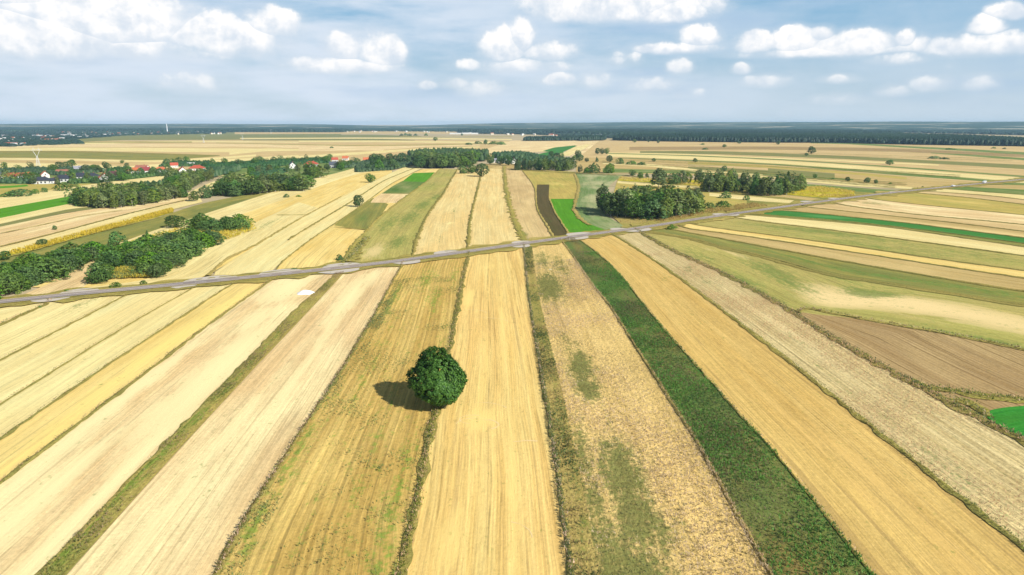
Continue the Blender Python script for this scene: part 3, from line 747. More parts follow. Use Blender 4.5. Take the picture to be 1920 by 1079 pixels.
strip('field', [(1207, 441), (1260, 472), (1347, 510), (1440, 560), (1497, 590), (1590, 597), (1690, 615), (1815, 637), (1920, 660), (2040, 686)], S_P[1:], M['meadowdry'], n=90, m=16, ext=BL, key='NP',
      weeds=[(1480, 530, 8, 22, .7), (1440, 510, 9, 30, .7), (1400, 530, 6, 20, .7), (1310, 480, 6, 30, .5), (1628, 554, 7, 9, 1.3), (1560, 518, 6, 30, .5), (1885, 650, 6, 25, .8)],
      pale=[(1580, 566, 14, 22, 1.3), (1690, 570, 15, 35, 1.3), (1800, 590, 14, 40, 1.1), (1900, 610, 12, 35, 1.0), (1380, 480, 4, 16, .8), (1330, 470, 3, 10, .6)])
strip('field', S_P, Q1, M['olive'], n=80, m=10, ext=BL, key='PQ', weeds=[(1640, 520, 3, 90, .9), (1800, 540, 3, 60, .7), (1540, 500, 4, 40, .5)], pale=[(1350, 452, 4, 30, .5), (1700, 533, 2, 40, .4)])
strip('field', Q1, Q2, M['tan'], n=60, m=8, ext=BL, weeds=[(1600, 483, 4, 30, .3)])
strip('field', Q2, Q3, M['amber'], n=60, m=6, ext=BL)
strip('field', Q3, Q4, M['meadowdry'], n=60, m=10, ext=BL, weeds=[(1550, 438, 8, 50, .8), (1480, 432, 6, 40, .7), (1700, 462, 12, 80, .45), (1850, 485, 10, 60, .4), (1640, 465, 12, 50, .5)])
strip('field', Q4, Q5, M['cream'], n=60, m=6, ext=BL)
strip('field', Q5, Q6, M['olive'], n=60, m=4, ext=BL)
strip('field', Q6, Q7, M['deepgreen'], n=60, m=6, ext=BL, pale=[(1545, 408, 7, 16, 1.5)])
strip('field', Q7, Q8, M['tan'], n=60, m=6, ext=BL, pale=[(1850, 436, 8, 70, 1.2)])
strip('field', Q8, Q9, M['pinktan'], n=60, m=6, ext=BL)
strip('field', Q9, Q10, M['pink'], n=60, m=8, ext=BL, weeds=[(1640, 382, 10, 15, .7)])
strip('field', Q10, Q11, M['yellowgrass'], n=60, m=8, ext=BL, pale=[(1800, 380, 20, 40, .7)])
strip('field', Q11, Q12, M['pinktan'], n=30, m=4, ext=BL)
strip('field', Q12, Q13, M['cream'], n=30, m=4, ext=BL)
strip('field', Q13, Q14, M['greengrass'], n=30, m=4, ext=BL)
strip('field', Q14, Q15, M['tan'], n=30, m=4, ext=BL)
strip('field', Q15, Q16, M['greengrass'], n=30, m=4, ext=BL)


# ------------------------------------------------------------------ balks between the strips, verges, road
BALKS = []
def balk(px, w0, w1, mat='balk', ext=(0, 0), hump=.25, jit=.35, dens=0.0, col='dry', h=.35):
    o, p, w = ribbon('balk', px, w0 * .8, w1 * .8, M[mat], ext=ext, hump=hump, jit=jit)
    if dens:
        BALKS.append((p, w, dens, col, h))

balk(S_A, 2.2, 2.2, ext=BL, dens=3, h=.5)
balk(S_B, 1.1, 1.1, ext=BL, dens=2)
balk(S_C, .7, .7, ext=BL, dens=2)
balk(S_D, 1.2, 1.0, ext=BL, dens=2)
balk(S_E, 1.3, 1.4, ext=BE, dens=3)
o = strip('balk', S_F1, S_F2, M['balkgreen'], n=140, m=8, ext=BE, key='FF', weeds=[(440, 715, .8, 60, .6), (260, 895, .9, 40, .8)])
ribbon('balk', S_F1, .9, .9, M['balk'], ext=BE, hump=.2, jit=.5)
balk(S_G, 1.2, 1.0, ext=BE, mat='balk', dens=5, h=.45, col='brown')
balk(S_H, 2.2, 1.9, ext=BE, mat='balk', dens=7, h=.45, col='green')
o = strip('balk', S_I, S_I2, M['balkdry'], n=140, m=6, ext=BE, key='II', weeds=[(1030, 700, 1, 200, .35)])
balk(S_I, 1.0, 1.1, ext=BE, mat='balk', dens=6, h=.5, col='green')
balk(S_K, .8, .8, ext=BE, mat='balkdry', dens=3, col='straw')
balk(S_L, .7, .7, ext=BE, mat='balkdry', dens=3, col='straw', h=.3)
balk(S_M, 1.9, 1.7, ext=BE, mat='balkgreen', dens=6, col='green')
balk(S_N, 3.6, 3.2, ext=BE, mat='balk', dens=7, col='green', h=.6)
balk(S_O, 2.6, 2.2, ext=BL, dens=4, h=.6, col='brown')
balk([(1700, 716), (1740, 732), (1800, 740), (1850, 749), (1930, 755)], 5, 5.5, mat='balkgreen', dens=8, col='green', h=.6)
balk([(1790, 752), (1830, 770), (1852, 786)], 6, 2, mat='balkgreen', dens=8, col='green', h=.5)
strip('field', [(1850, 788), (1856, 774), (1890, 768), (1960, 764), (2040, 780)], [(1853, 790), (1872, 802), (1905, 820), (1980, 858), (2040, 888)], M['clover'], n=20)
# the farm track with a white crown and grassy edges
ribbon('balk', S_P, 6.5, 5, M['balk'], ext=BL, hump=.1, jit=.15)
ribbon('farm_track', S_P, 3.2, 1.6, M['chalk'], ext=BL, jit=.35, step=2.5)
ribbon('balk', S_P, .6, .6, M['balk'], ext=BL, hump=.3, jit=.9, step=3)
for q, w in ((Q1, 2.6), (Q2, 2.6), (Q3, 2.2), (Q4, 2.4), (Q5, 2.2), (Q6, 1.2), (Q7, 2.4), (Q8, 2.2), (Q9, 2.6), (Q10, 1.5), (Q11, 3), (Q12, 3.2), (Q13, 2), (Q15, 2)):
    balk(q, w, w * .9, ext=BL, jit=.3, hump=.4)
for l, w, mt in ((c_1, 2.2, 'balkgreen'), (c_2, 2.4, 'balk'), (c_3, 2.2, 'balk'), (c_4, 5.0, 'balkgreen'), (c_a4, 1.0, 'balk'), (c_5, 1.6, 'balkdry')):
    balk(l, w, w, mat=mt, jit=.45, hump=.3)
balk([(540, 452), (585, 424), (655, 382), (720, 340), (782, 314)], 1.6, 2.0)
balk([(390, 520), (425, 488), (480, 461), (567, 409), (640, 370)], 2.2, 1.2, mat='balkdry')
balk([(1077, 327), (1087, 350), (1080, 375), (1075, 392), (1085, 410), (1105, 424)], 3.5, 3.5, mat='balkdry')
balk([(1030, 374), (1040, 398), (1066, 440)], 1.5, 1.5, mat='balkdry')
balk([(650, 494), (670, 470), (690, 447)], 7, 4, mat='balkgreen', dens=4, col='green', h=.8)
balk([(628, 428), (660, 430), (688, 433)], 1.6, 1.6, mat='balkgreen')
balk([(716, 364), (745, 364), (770, 364)], 1.4, 1.4)
balk([(0, 465), (100, 440), (175, 420), (250, 400), (350, 376)], 2.0, 2.0)
balk([(0, 440), (60, 428), (150, 408), (230, 396)], 1.4, 1.0)
balk([(0, 488), (87, 465), (150, 447), (225, 427), (300, 409)], 2.4, 2.0, mat='balkgreen')
balk([(960, 319), (1010, 322), (1080, 325), (1160, 329), (1210, 333)], 8, 7, mat='balkgreen')
balk([(1000, 321), (1080, 327), (1160, 331)], 2.5, 2.5)
balk([(1240, 344), (1310, 350), (1400, 358)], 3, 3)
balk([(1165, 341), (1230, 346), (1310, 352)], 2.5, 2.5)
balk([(580, 404), (560, 405), (520, 405)], 1.5, 1.0)
for y0, y1, x0, x1 in ((297, 330, 1140, 1800), (283, 300, 1200, 1900), (276, 290, 1350, 1900), (303, 328, 1130, 1500), (318, 345, 1240, 1700), (326, 350, 1350, 1680)):
    for k in range(2):
        d = k * 3.2
        balk([(x0, y0 + d), ((x0 + x1) / 2, (y0 + y1) / 2 + d - 2), (x1, y1 + d)], 3.5, 4, hump=.5)

verge_line = wline(ROAD)
ribbon('verge', None, 17, 24, M['verge'], world=verge_line, hump=0, jit=.22, step=3)
def offset(line, d):
    t = np.gradient(line, axis=0); t /= np.linalg.norm(t, axis=1)[:, None]
    return line + np.c_[-t[:, 1], t[:, 0]] * d
for sgn in (-1, 1):
    ribbon('verge', None, 2.6, 3.0, M['balk'], world=offset(verge_line, sgn * 6.3), hump=.1, jit=.55, step=2)
ZC[0] += .05
# gravel entrances where the field roads meet the tarmac
for (u, v, s, wd) in ((150, 549, 1, 9), (95, 566, -1, 9), (395, 525, 1, 14), (345, 541, -1, 7), (524, 512, 1, 12), (638, 500, 1, 12), (640, 513, -1, 12), (833, 476, 1, 10), (768, 496, -1, 9),
                      (975, 457, 1, 9), (980, 465, -1, 8), (1080, 441, 1, 12), (1085, 450, -1, 12), (1155, 432, 1, 8), (1203, 435, -1, 14), (1375, 406, -1, 10), (1345, 404, 1, 8), (1510, 380, 1, 10), (1560, 374, 1, 8), (1675, 362, 1, 8)):
    g = G(u, v)
    i = np.argmin(((verge_line - g) ** 2).sum(1)); i = min(max(i, 1), len(verge_line) - 2)
    t = verge_line[i + 1] - verge_line[i - 1]; t /= np.linalg.norm(t)
    nrm = np.array([-t[1], t[0]]) * s
    c0 = g
    pp = []
    z = nextz()
    for (a, b_) in ((-1.5, -3.5), (-1.15, .5), (-.75, 2.2), (-.2, 3.0), (.35, 2.9), (.8, 2.1), (1.2, .4), (1.5, -3.5)):
        q = c0 + t * a * wd / 2 + nrm * (b_ + rng.uniform(-.3, .3))
        pp.append((q[0], q[1], z))
    me = bpy.data.meshes.new('field_entrance'); me.from_pydata(pp, [], [list(range(len(pp)))[::(-1 if s > 0 else 1)]])
    me.materials.append(M['apron'])
    o = bpy.data.objects.new('field_entrance', me); C.objects.link(o); o['kind'] = 'structure'
ribbon('shoulder', None, 6.9, 6.9, M['verge'], world=verge_line, jit=.06, step=2)
ZC[0] += .06
ribbon('road', None, 5.8, 5.8, M['asphalt'], world=verge_line, jit=0.0, step=4)
# painted markings: edge lines and a broken centre line
zmark = nextz()
def stripe_mesh(name, segs, width, z):
    V = []; Fc = []
    for p, q in segs:
        t = (q - p) / (np.linalg.norm(q - p) + 1e-9); nn = np.array([-t[1], t[0]]) * width / 2
        k = len(V)
        V += [(*(p - nn), z), (*(q - nn), z), (*(q + nn), z), (*(p + nn), z)]
        Fc.append((k, k + 1, k + 2, k + 3))
    o = mesh_obj(name, V, Fc, M['paint']); o['kind'] = 'structure'
rl, RL = resample(verge_line, int(np.linalg.norm(np.diff(verge_line, axis=0), axis=1).sum()))
solid = ((40, 95), (150, 330), (470, 500), (640, 720), (700, 760))
segs = []
i = 0
near = 0
while i < len(rl) - 8:
    u_ = i
    # solid line on the long bend, dashes elsewhere
    if (i // 70) % 2 == 0:
        segs.append((rl[i], rl[i + 1])); i += 1
    else:
        segs.append((rl[i], rl[i + 4])); i += 8
stripe_mesh('road_marking', segs, .24, zmark)
for sgn in (-1, 1):
    e = offset(rl, sgn * 2.7)
    stripe_mesh('road_marking', [(e[k], e[k + 1]) for k in range(len(e) - 1)], .14, zmark)

# ------------------------------------------------------------------ small ground cover: tufts, weeds (one object per patch)
M['leaf_green'] = foliage_mat('weed_leaf_green', (.03, .06, .015), (.08, .16, .035), var=.05)
M['leaf_dry'] = foliage_mat('grass_dry', (.24, .19, .08), (.44, .36, .16), var=.05)
M['leaf_straw'] = foliage_mat('straw_tuft', (.50, .37, .18), (.74, .57, .30), var=.05)
M['leaf_brown'] = foliage_mat('grass_brown', (.15, .11, .045), (.30, .23, .10), var=.05)
M['leaf_mid'] = foliage_mat('grass_mid_green', (.10, .15, .03), (.24, .30, .07), var=.05)
M['leaf_yellow'] = foliage_mat('goldenrod_flower', (.52, .45, .04), (.74, .66, .09), var=.05, trans=.35)
M['leaf_lime'] = foliage_mat('shrub_lime', (.16, .28, .02), (.34, .45, .05), var=.05)

def tufts(name, P, size, mat, blades=4, label=None, cat='grass', flat=0.0):
    """P: (n,2) points; every tuft is a handful of bent leaf faces"""
    n = len(P)
    if n == 0:
        return
    k = n * blades
    base = np.repeat(P, blades, 0) + rng.normal(0, size * .35, (k, 2))
    s = size * rng.uniform(.5, 1.35, k)
    th = rng.uniform(0, 2 * math.pi, k)
    lean = rng.uniform(.25, 1.1, k)
    ph = th + math.pi / 2
    w = s * rng.uniform(.25, .5, k)
    z0 = np.full(k, ZC[0])
    a = np.c_[base + np.c_[np.cos(ph), np.sin(ph)] * w[:, None] * .5, z0]
    b = np.c_[base - np.c_[np.cos(ph), np.sin(ph)] * w[:, None] * .5, z0]
    tip = np.c_[base + np.c_[np.cos(th), np.sin(th)] * (s * lean)[:, None], z0 + s * (1.15 - .5 * lean)]
    V = np.stack([a, b, tip], 1).reshape(-1, 3)
    Fc = np.arange(3 * k).reshape(-1, 3)
    tint = np.repeat(np.clip(np.repeat(rng.normal(.5, .22, n), blades) + rng.normal(0, .15, k), 0, 1), 3)
    o = mesh_obj(name, V, Fc, mat, attrs={'tint': tint})
    o['kind'] = 'stuff'
    if label:
        o['label'] = label; o['category'] = cat
    return o

def in_strip(key, n, r0=0.0, r1=1.0, s0=0., s1=1., bias=1.0):
    a, b = FIELDS[key]
    t = rng.uniform(r0, r1, n) ** bias * (len(a) - 1)
    i = np.minimum(t.astype(int), len(a) - 2); f = (t - i)[:, None]
    s = rng.uniform(s0, s1, n)[:, None]
    A = a[i] * (1 - f) + a[i + 1] * f; B = b[i] * (1 - f) + b[i + 1] * f
    return A * (1 - s) + B * s

COL = {'dry': 'leaf_dry', 'green': 'leaf_mid', 'brown': 'leaf_brown', 'straw': 'leaf_straw'}
for (p, w, dens, col, h) in BALKS:
    dist = np.hypot(p[:, 0], p[:, 1])
    seg = np.linalg.norm(np.diff(p, axis=0), axis=1).mean()
    pts = []
    for frac, c in ((.55, col), (.18, 'green' if col != 'green' else 'leaf'), (.35, 'straw')):
        cnt = rng.poisson(dens * seg * frac * np.clip(260 / (dist + 60), .15, 1.6))
        idx = np.repeat(np.arange(len(p)), cnt)
        if len(idx) > 9000:
            idx = rng.choice(idx, 9000, replace=False)
        t = np.gradient(p, axis=0); t /= np.linalg.norm(t, axis=1)[:, None]
        nn = np.c_[-t[:, 1], t[:, 0]]
        q = p[idx] + nn[idx] * (rng.normal(0, .5, len(idx)) * w[idx])[:, None] + t[idx] * rng.uniform(-1, 1, (len(idx), 1)) * seg
        tufts('balk_grass', q, h * .72, M['leaf_green'] if c == 'leaf' else M[COL[c]], blades=4,
              label='coarse %s grass standing along a balk between two field strips' % {'dry': 'dry', 'green': 'green', 'brown': 'brown', 'straw': 'straw coloured', 'leaf': 'dark green'}[c])

def green_here(P, key, w):
    out = np.zeros(len(P))
    a, b = FIELDS[key]
    mid = (a + b) / 2
    for (u, v, ru, rv, st) in w:
        g = G(u, v); i = min(max(np.argmin(((mid - g) ** 2).sum(1)), 1), len(mid) - 2)
        t = mid[i + 1] - mid[i - 1]; t /= np.linalg.norm(t)
        d = P - g
        out = np.maximum(out, st * np.exp(-((d[:, 0] * t[1] - d[:, 1] * t[0]) / ru) ** 2 - ((d @ t) / rv) ** 2))
    a_ = np.floor(P / 1.7).astype(int)
    cellv = ((np.sin(a_[:, 0] * 127.1 + a_[:, 1] * 311.7) * 43758.5) % 1.0) - .5
    b_ = np.floor(P / 4.1).astype(int)
    cellv += ((np.sin(b_[:, 0] * 91.7 + b_[:, 1] * 57.3) * 23421.6) % 1.0) - .5
    return out * 1.12 + cellv * .38 + rng.normal(0, .16, len(P))

def clumpy(P, cell, keep, seed=0):
    """thin a scatter into drifts so it does not read as even noise"""
    r = np.random.default_rng(seed)
    g = r.normal(0, 1, (64, 64))
    for _ in range(2):
        g = (g + np.roll(g, 1, 0) + np.roll(g, -1, 0) + np.roll(g, 1, 1) + np.roll(g, -1, 1)) / 5 * 1.6
    x = P / cell
    i = np.floor(x).astype(int); f = x - i
    f = f * f * (3 - 2 * f)
    def at(a, b): return g[a % 64, b % 64]
    v = (at(i[:, 0], i[:, 1]) * (1 - f[:, 0]) + at(i[:, 0] + 1, i[:, 1]) * f[:, 0]) * (1 - f[:, 1]) + \
        (at(i[:, 0], i[:, 1] + 1) * (1 - f[:, 0]) + at(i[:, 0] + 1, i[:, 1] + 1) * f[:, 0]) * f[:, 1]
    q = (v - np.quantile(v, 1 - keep)) / (v.std() + 1e-9) + r.normal(0, .35, len(v))
    return P[r.random(len(P)) < 1 / (1 + np.exp(-q * 2.6))]

P = in_strip('KL', 30000, .10, 1)
tufts('weeds', clumpy(P, 5, .40, 51), .26, M['leaf_green'], 5, 'dark leafy weeds filling the green strip between two stubble fields', 'weeds')
tufts('weeds', clumpy(P, 6, .38, 3), .36, foliage_mat('weed_leaf_fresh', (.05, .17, .04), (.14, .36, .08), var=.05), 5, 'fresh green weeds growing in drifts in the dark strip', 'weeds')
P = in_strip('KL', 30000, .0, 1, 0, .8)
tufts('weeds', clumpy(P, 6, .30, 5), .26, M['leaf_brown'], 4, 'browned weeds in drifts in the dark green strip', 'weeds')
P = in_strip('J', 60000, .12, 1)
JW = [(1030, 540, 7, 26, 1.1), (1020, 490, 6, 24, .7), (1050, 500, 6, 30, .6), (1085, 690, 4.2, 14, .9), (1105, 735, 3.6, 8, 1.1), (1090, 850, 3, 14, .6), (1165, 890, 4.4, 15, 1.0), (1190, 975, 5.0, 14, .9), (1120, 970, 4, 24, .6), (1180, 1060, 7, 12, .8)]
gh = green_here(P, 'J', JW)
tufts('fallow_grass', P[gh > .42][::4], .26, foliage_mat('grass_olive_tuft', (.06, .09, .02), (.19, .22, .06), var=.05), 3, 'soft olive green grass patches on the fallow strip', 'grass')
P = P[gh < .38]
tufts('dry_grass', clumpy(P, 12, .55, 8), .30, M['leaf_straw'], 3, 'flattened straw coloured grass on the patchy fallow strip', 'dry grass')
tufts('dry_grass', clumpy(P, 9, .18, 9), .26, M['leaf_dry'], 3, 'dull brown grass in patches on the fallow strip', 'dry grass')
P = in_strip('MN', 42000, .1, 1)
tufts('dry_grass', clumpy(P, 6, .5, 18), .26, M['leaf_straw'], 3, 'pale straw left in rows on the grey stubble strip', 'straw')
P = in_strip('II', 7500, .02, 1)
tufts('weeds', clumpy(P, 3, .4, 21), .34, M['leaf_mid'], 4, 'tangled weeds on the wide balk right of the middle field', 'weeds')
tufts('weeds', clumpy(P, 4, .12, 22), .40, M['leaf_green'], 4, 'dark green weeds on the wide balk right of the middle field', 'weeds')
tufts('dry_grass', clumpy(P, 3, .25, 23), .30, M['leaf_dry'], 4, 'bleached grass on the wide balk right of the middle field', 'dry grass')
P = in_strip('FF', 9000, .02, 1)
tufts('balk_grass', clumpy(P, 4, .3, 24), .26, M['leaf_mid'], 4, 'green grass on the wide balk across the pale fields', 'grass')
tufts('balk_grass', clumpy(P, 3, .3, 25), .24, M['leaf_dry'], 4, 'dry grass on the wide balk across the pale fields', 'grass')
P = in_strip('GH', 26000, .1, 1)
tufts('weeds', clumpy(P, 3.5, .10, 31), .30, M['leaf_mid'], 4, 'scattered green weeds coming up through the golden stubble', 'weeds')
P = in_strip('GH', 9000, .1, 1, 0, .16)
tufts('weeds', clumpy(P, 3.0, .22, 33), .34, M['leaf_mid'], 4, 'green weeds along the left edge of the golden stubble', 'weeds')
for key, n, sz in (('gold1', 2500, 1.2), ('gold2', 2500, 1.2), ('NL6', 4500, .9)):
    tufts('goldenrod', clumpy(in_strip(key, n), 9, .6, 41), sz, M['leaf_yellow'], 4, 'yellow goldenrod in bloom on an abandoned strip beyond the road', 'goldenrod')
def in_poly(px, n):
    w = np.array([G(*p) for p in px])
    lo, hi = w.min(0), w.max(0)
    out = []
    while sum(map(len, out)) < n:
        q = rng.uniform(lo, hi, (n * 4, 2))
        ins = np.zeros(len(q), bool)
        j = len(w) - 1
        for i in range(len(w)):
            xi, yi = w[i]; xj, yj = w[j]
            c = ((yi > q[:, 1]) != (yj > q[:, 1])) & (q[:, 0] < (xj - xi) * (q[:, 1] - yi) / (yj - yi + 1e-12) + xi)
            ins ^= c; j = i
        out.append(q[ins])
    return np.concatenate(out)[:n]
gp = in_poly([(195, 527), (285, 523), (290, 505), (275, 488), (240, 498), (205, 508)], 1500)
tufts('goldenrod', clumpy(gp, 6, .75, 42), 1.0, M['leaf_yellow'], 6, 'yellow goldenrod thicket in front of the scrub belt by the road', 'goldenrod')
tufts('weeds', gp, .9, M['leaf_mid'], 4, 'rank green weeds among goldenrod by the scrub belt', 'weeds')
gp = in_poly([(150, 480), (240, 458), (330, 432), (440, 436), (470, 420), (480, 432), (410, 460), (300, 470), (200, 500)], 2600)
tufts('goldenrod', clumpy(gp, 9, .5, 43), 1.0, M['leaf_yellow'], 5, 'yellow goldenrod around the trees of the scrub belt', 'goldenrod')
gp = in_poly([(1140, 405), (1245, 414), (1350, 390), (1440, 380), (1440, 388), (1340, 402), (1210, 424), (1160, 420)], 2500)
tufts('goldenrod', clumpy(gp, 12, .45, 44), .9, foliage_mat('dry_goldenrod', (.36, .28, .06), (.55, .45, .12), var=.05), 4, 'ochre dry goldenrod between the birch grove and the road', 'goldenrod')

# ------------------------------------------------------------------ trees
M['crown'] = foliage_mat('leaves_broadleaf', (.040, .115, .024), (.140, .280, .050), var=.28, trans=.32)
M['crown_birch'] = foliage_mat('leaves_birch', (.070, .135, .028), (.250, .350, .080), var=.30, trans=.25)
M['crown_scrub'] = foliage_mat('leaves_scrub', (.040, .130, .020), (.150, .310, .045), var=.30, trans=.22)
M['crown_near'] = foliage_mat('leaves_chestnut', (.018, .085, .010), (.110, .275, .040), var=.0, trans=.25)
M['crown_lime'] = M['leaf_lime']
M['bark'] = plain('bark', (.10, .075, .05), .9, .4, 3)
M['bark_birch'] = plain('bark_birch', (.50, .47, .42), .8, .4, 2.2)

def tube(p0, p1, r0, r1, k=7):
    p0, p1 = np.asarray(p0, float), np.asarray(p1, float)
    ax = p1 - p0; ax /= np.linalg.norm(ax)
    s = np.cross(ax, [0, 0, 1.0]) if abs(ax[2]) < .95 else np.cross(ax, [1.0, 0, 0])
    s /= np.linalg.norm(s); t = np.cross(ax, s)
    a = np.linspace(0, 2 * math.pi, k, endpoint=False)
    ring = np.cos(a)[:, None] * s + np.sin(a)[:, None] * t
    V = np.r_[p0 + ring * r0, p1 + ring * r1]
    i = np.arange(k); j = (i + 1) % k
    return V, np.c_[i, j, j + k, i + k]

def join(parts):
    V = []; Fc = []; o = 0
    for v, f in parts:
        V.append(v); Fc.append(f + o); o += len(v)
    return np.concatenate(V), np.concatenate(Fc)

def crown_mesh(name, mat, R, H, z0, profile, n_cl, per, leaf, seed, lump=.16, up=.35, spread=.95):
    """leaves in clumps spread near the surface of an uneven envelope"""
    r = np.random.default_rng(seed)
    # lumps of the outline
    nl = 26
    ld = r.normal(0, 1, (nl, 3)); ld /= np.linalg.norm(ld, axis=1)[:, None]
    la = r.uniform(-1, 1, nl) * lump
    z = r.beta(1.15, 1.15, n_cl)
    th = r.uniform(0, 2 * math.pi, n_cl)
    rr = 1 - np.abs(r.normal(0, .17, n_cl)); rr = np.where(r.random(n_cl) < .22, r.uniform(.1, .85, n_cl), rr)
    pr = profile(z)
    dirs = np.c_[np.cos(th), np.sin(th), (z - .5) * 2]; dn = dirs / np.linalg.norm(dirs, axis=1)[:, None]
    lumps = 1 + (la[None, :] * np.exp(-((1 - dn @ ld.T) / .16))).sum(1) * 1.6
    rad_ = R * pr * rr * lumps
    c = np.c_[np.cos(th) * rad_, np.sin(th) * rad_, z0 + z * H * (1 + (lumps - 1) * .4)]
    tint_c = np.clip(r.normal(.45, .22, n_cl), 0, 1)
    k = n_cl * per
    od = r.normal(0, 1, (k, 3)); od /= np.linalg.norm(od, axis=1)[:, None]
    od = od + np.repeat(dn, per, 0) * .5
    ctr = np.repeat(c, per, 0) + od * (leaf * spread * r.uniform(.5, 1.2, k))[:, None] * np.array([1.1, 1.1, .8])
    nrm = od * .9 + np.repeat(dn, per, 0) * .45 + r.normal(0, .35, (k, 3)) + np.array([0, 0, up])
    nrm /= np.linalg.norm(nrm, axis=1)[:, None]
    a = np.cross(nrm, r.normal(0, 1, (k, 3))); a /= np.linalg.norm(a, axis=1)[:, None]
    b = np.cross(nrm, a)
    s = (leaf * r.uniform(.6, 1.35, k))[:, None]
    V = np.stack([ctr - a * s * .95, ctr - b * s * .5 + nrm * s * .08, ctr + a * s * .95 - nrm * s * .18, ctr + b * s * .5 + nrm * s * .08], 1).reshape(-1, 3)
    Fc = np.arange(4 * k).reshape(-1, 4)
    tint = np.repeat(np.clip(np.repeat(tint_c, per) + r.normal(0, .14, k), 0, 1), 4)
    o = mesh_obj(name, V, Fc, mat, attrs={'tint': tint})
    me = o.data
    bpy.data.objects.remove(o)
    return me

def raw_mesh(name, V, Fc, mat):
    o = mesh_obj(name, V, Fc, mat, smooth_=True); me = o.data; bpy.data.objects.remove(o); return me

def p_round(z): return np.clip(1 - np.abs(2 * z - 1.0) ** 2.5, .02, 1) ** .5
def p_near(z): return np.clip(1 - np.abs(2 * z - 1.06) ** 2.2, .02, 1) ** .5
def p_broad(z): return np.clip(np.sqrt(np.clip(1 - (1.75 * z - .70) ** 2, .0, 1)), .08, 1)
def p_birch(z): return np.clip((1 - np.abs(1.72 * z - .72) ** 2.4), .05, 1) ** .55
def p_cone(z): return np.clip((1 - z) ** .75 * 1.02 * np.clip(.55 + z * 3, 0, 1), .05, 1)
def p_bush(z): return np.sqrt(np.clip(1 - (z * .97) ** 2, .02, 1))

PROTO = {}
def proto(kind, i):
    key = (kind, i)
    if key in PROTO:
        return PROTO[key]
    s = 100 * sum(map(ord, kind)) + i
    r = np.random.default_rng(s)
    parts = []
    if kind == 'birch':      # unit height 1 m: scaled on placing
        cr = crown_mesh('crown', M['crown_birch'], .21 * r.uniform(.85, 1.2), .86, .13, p_birch, 260, 6, .038, s, lump=.42, up=.3)
        v, f = join([tube((0, 0, 0), (.006, .004, .45), .014, .010, 6), tube((.006, .004, .45), (-.004, .008, .93), .010, .003, 6)])
        tr = raw_mesh('trunk', v, f, M['bark_birch'])
    elif kind == 'broad':
        cr = crown_mesh('crown', M['crown'], .45 * r.uniform(.9, 1.1), .84, .14, p_round, 400, 5, .045, s, lump=.22)
        seg = [tube((0, 0, 0), (.01, 0, .30), .032, .024, 7)]
        for k in range(4):
            a = k * 1.6 + r.uniform(0, 1); seg.append(tube((.01, 0, .26), (.22 * math.cos(a), .22 * math.sin(a), .6), .018, .006, 5))
        v, f = join(seg); tr = raw_mesh('trunk', v, f, M['bark'])
    elif kind == 'cone':
        cr = crown_mesh('crown', M['crown'], .33 * r.uniform(.9, 1.1), .95, .04, p_cone, 330, 5, .042, s, lump=.28, up=.1)
        v, f = tube((0, 0, 0), (0, 0, .8), .03, .008, 7); tr = raw_mesh('trunk', v, f, M['bark'])
    elif kind == 'scrub':
        cr = crown_mesh('crown', M['crown_scrub'], .52 * r.uniform(.9, 1.1), .98, -.02, p_broad, 400, 5, .05, s, lump=.28)
        seg = [tube((0, 0, 0), (.0, .02, .22), .03, .022, 6)] + [tube((0, .02, .2), (.2 * math.cos(a), .2 * math.sin(a), .55), .016, .006, 5) for a in (0.3, 2.2, 4.4)]
        v, f = join(seg); tr = raw_mesh('trunk', v, f, M['bark'])
    elif kind == 'bush':     # height 1, width about 1.6
        cr = crown_mesh('leaves', M['crown_scrub'], .8 * r.uniform(.9, 1.1), .98, -.03, p_bush, 170, 5, .085, s, lump=.25)
        v, f = join([tube((0, 0, 0), (.15 * math.cos(a), .15 * math.sin(a), .5), .03, .01, 5) for a in (0, 2, 4)]); tr = raw_mesh('stem', v, f, M['bark'])
    elif kind == 'lime':
        cr = crown_mesh('leaves', M['crown_lime'], .7, .98, -.03, p_bush, 170, 5, .085, s, lump=.25)
        v, f = join([tube((0, 0, 0), (.15 * math.cos(a), .15 * math.sin(a), .5), .03, .01, 5) for a in (0, 2, 4)]); tr = raw_mesh('stem', v, f, M['bark'])
    PROTO[key] = (cr, tr)
    return PROTO[key]

NV = 6
NAMES = {'birch': ('birch_tree', 'tree'), 'broad': ('broadleaf_tree', 'tree'), 'cone': ('poplar_tree', 'tree'), 'scrub': ('scrub_tree', 'tree'),
         'bush': ('bush', 'bush'), 'lime': ('lime_green_bush', 'bush')}
def plant(kind, xy, h, wfac=1.0, label=None, group=None, bare=False):
    cr, tr = proto(kind, random.randrange(NV))
    nm, cat = NAMES[kind]
    root = bpy.data.objects.new(nm, None); C.objects.link(root)
    root.location = (xy[0], xy[1], 0)
    root.rotation_euler = (random.uniform(-.04, .04), random.uniform(-.04, .04), random.uniform(0, 6.28))
    root.scale = (h * wfac, h * wfac, h)
    root['label'] = label; root['category'] = cat
    if group: root['group'] = group
    for n_, me in (('leaves' if cat == 'bush' else 'crown', cr), ('stem' if cat == 'bush' else 'trunk', tr)):
        if bare and n_ in ('stem', 'trunk'): continue
        o = bpy.data.objects.new(n_, me); C.objects.link(o); o.parent = root
    return root

ORD = ['first', 'second', 'third', 'fourth', 'fifth', 'sixth', 'seventh', 'eighth', 'ninth', 'tenth', 'eleventh', 'twelfth', 'thirteenth', 'fourteenth',
       'fifteenth', 'sixteenth', 'seventeenth', 'eighteenth', 'nineteenth', 'twentieth', 'twenty-first', 'twenty-second', 'twenty-third', 'twenty-fourth', 'twenty-fifth']

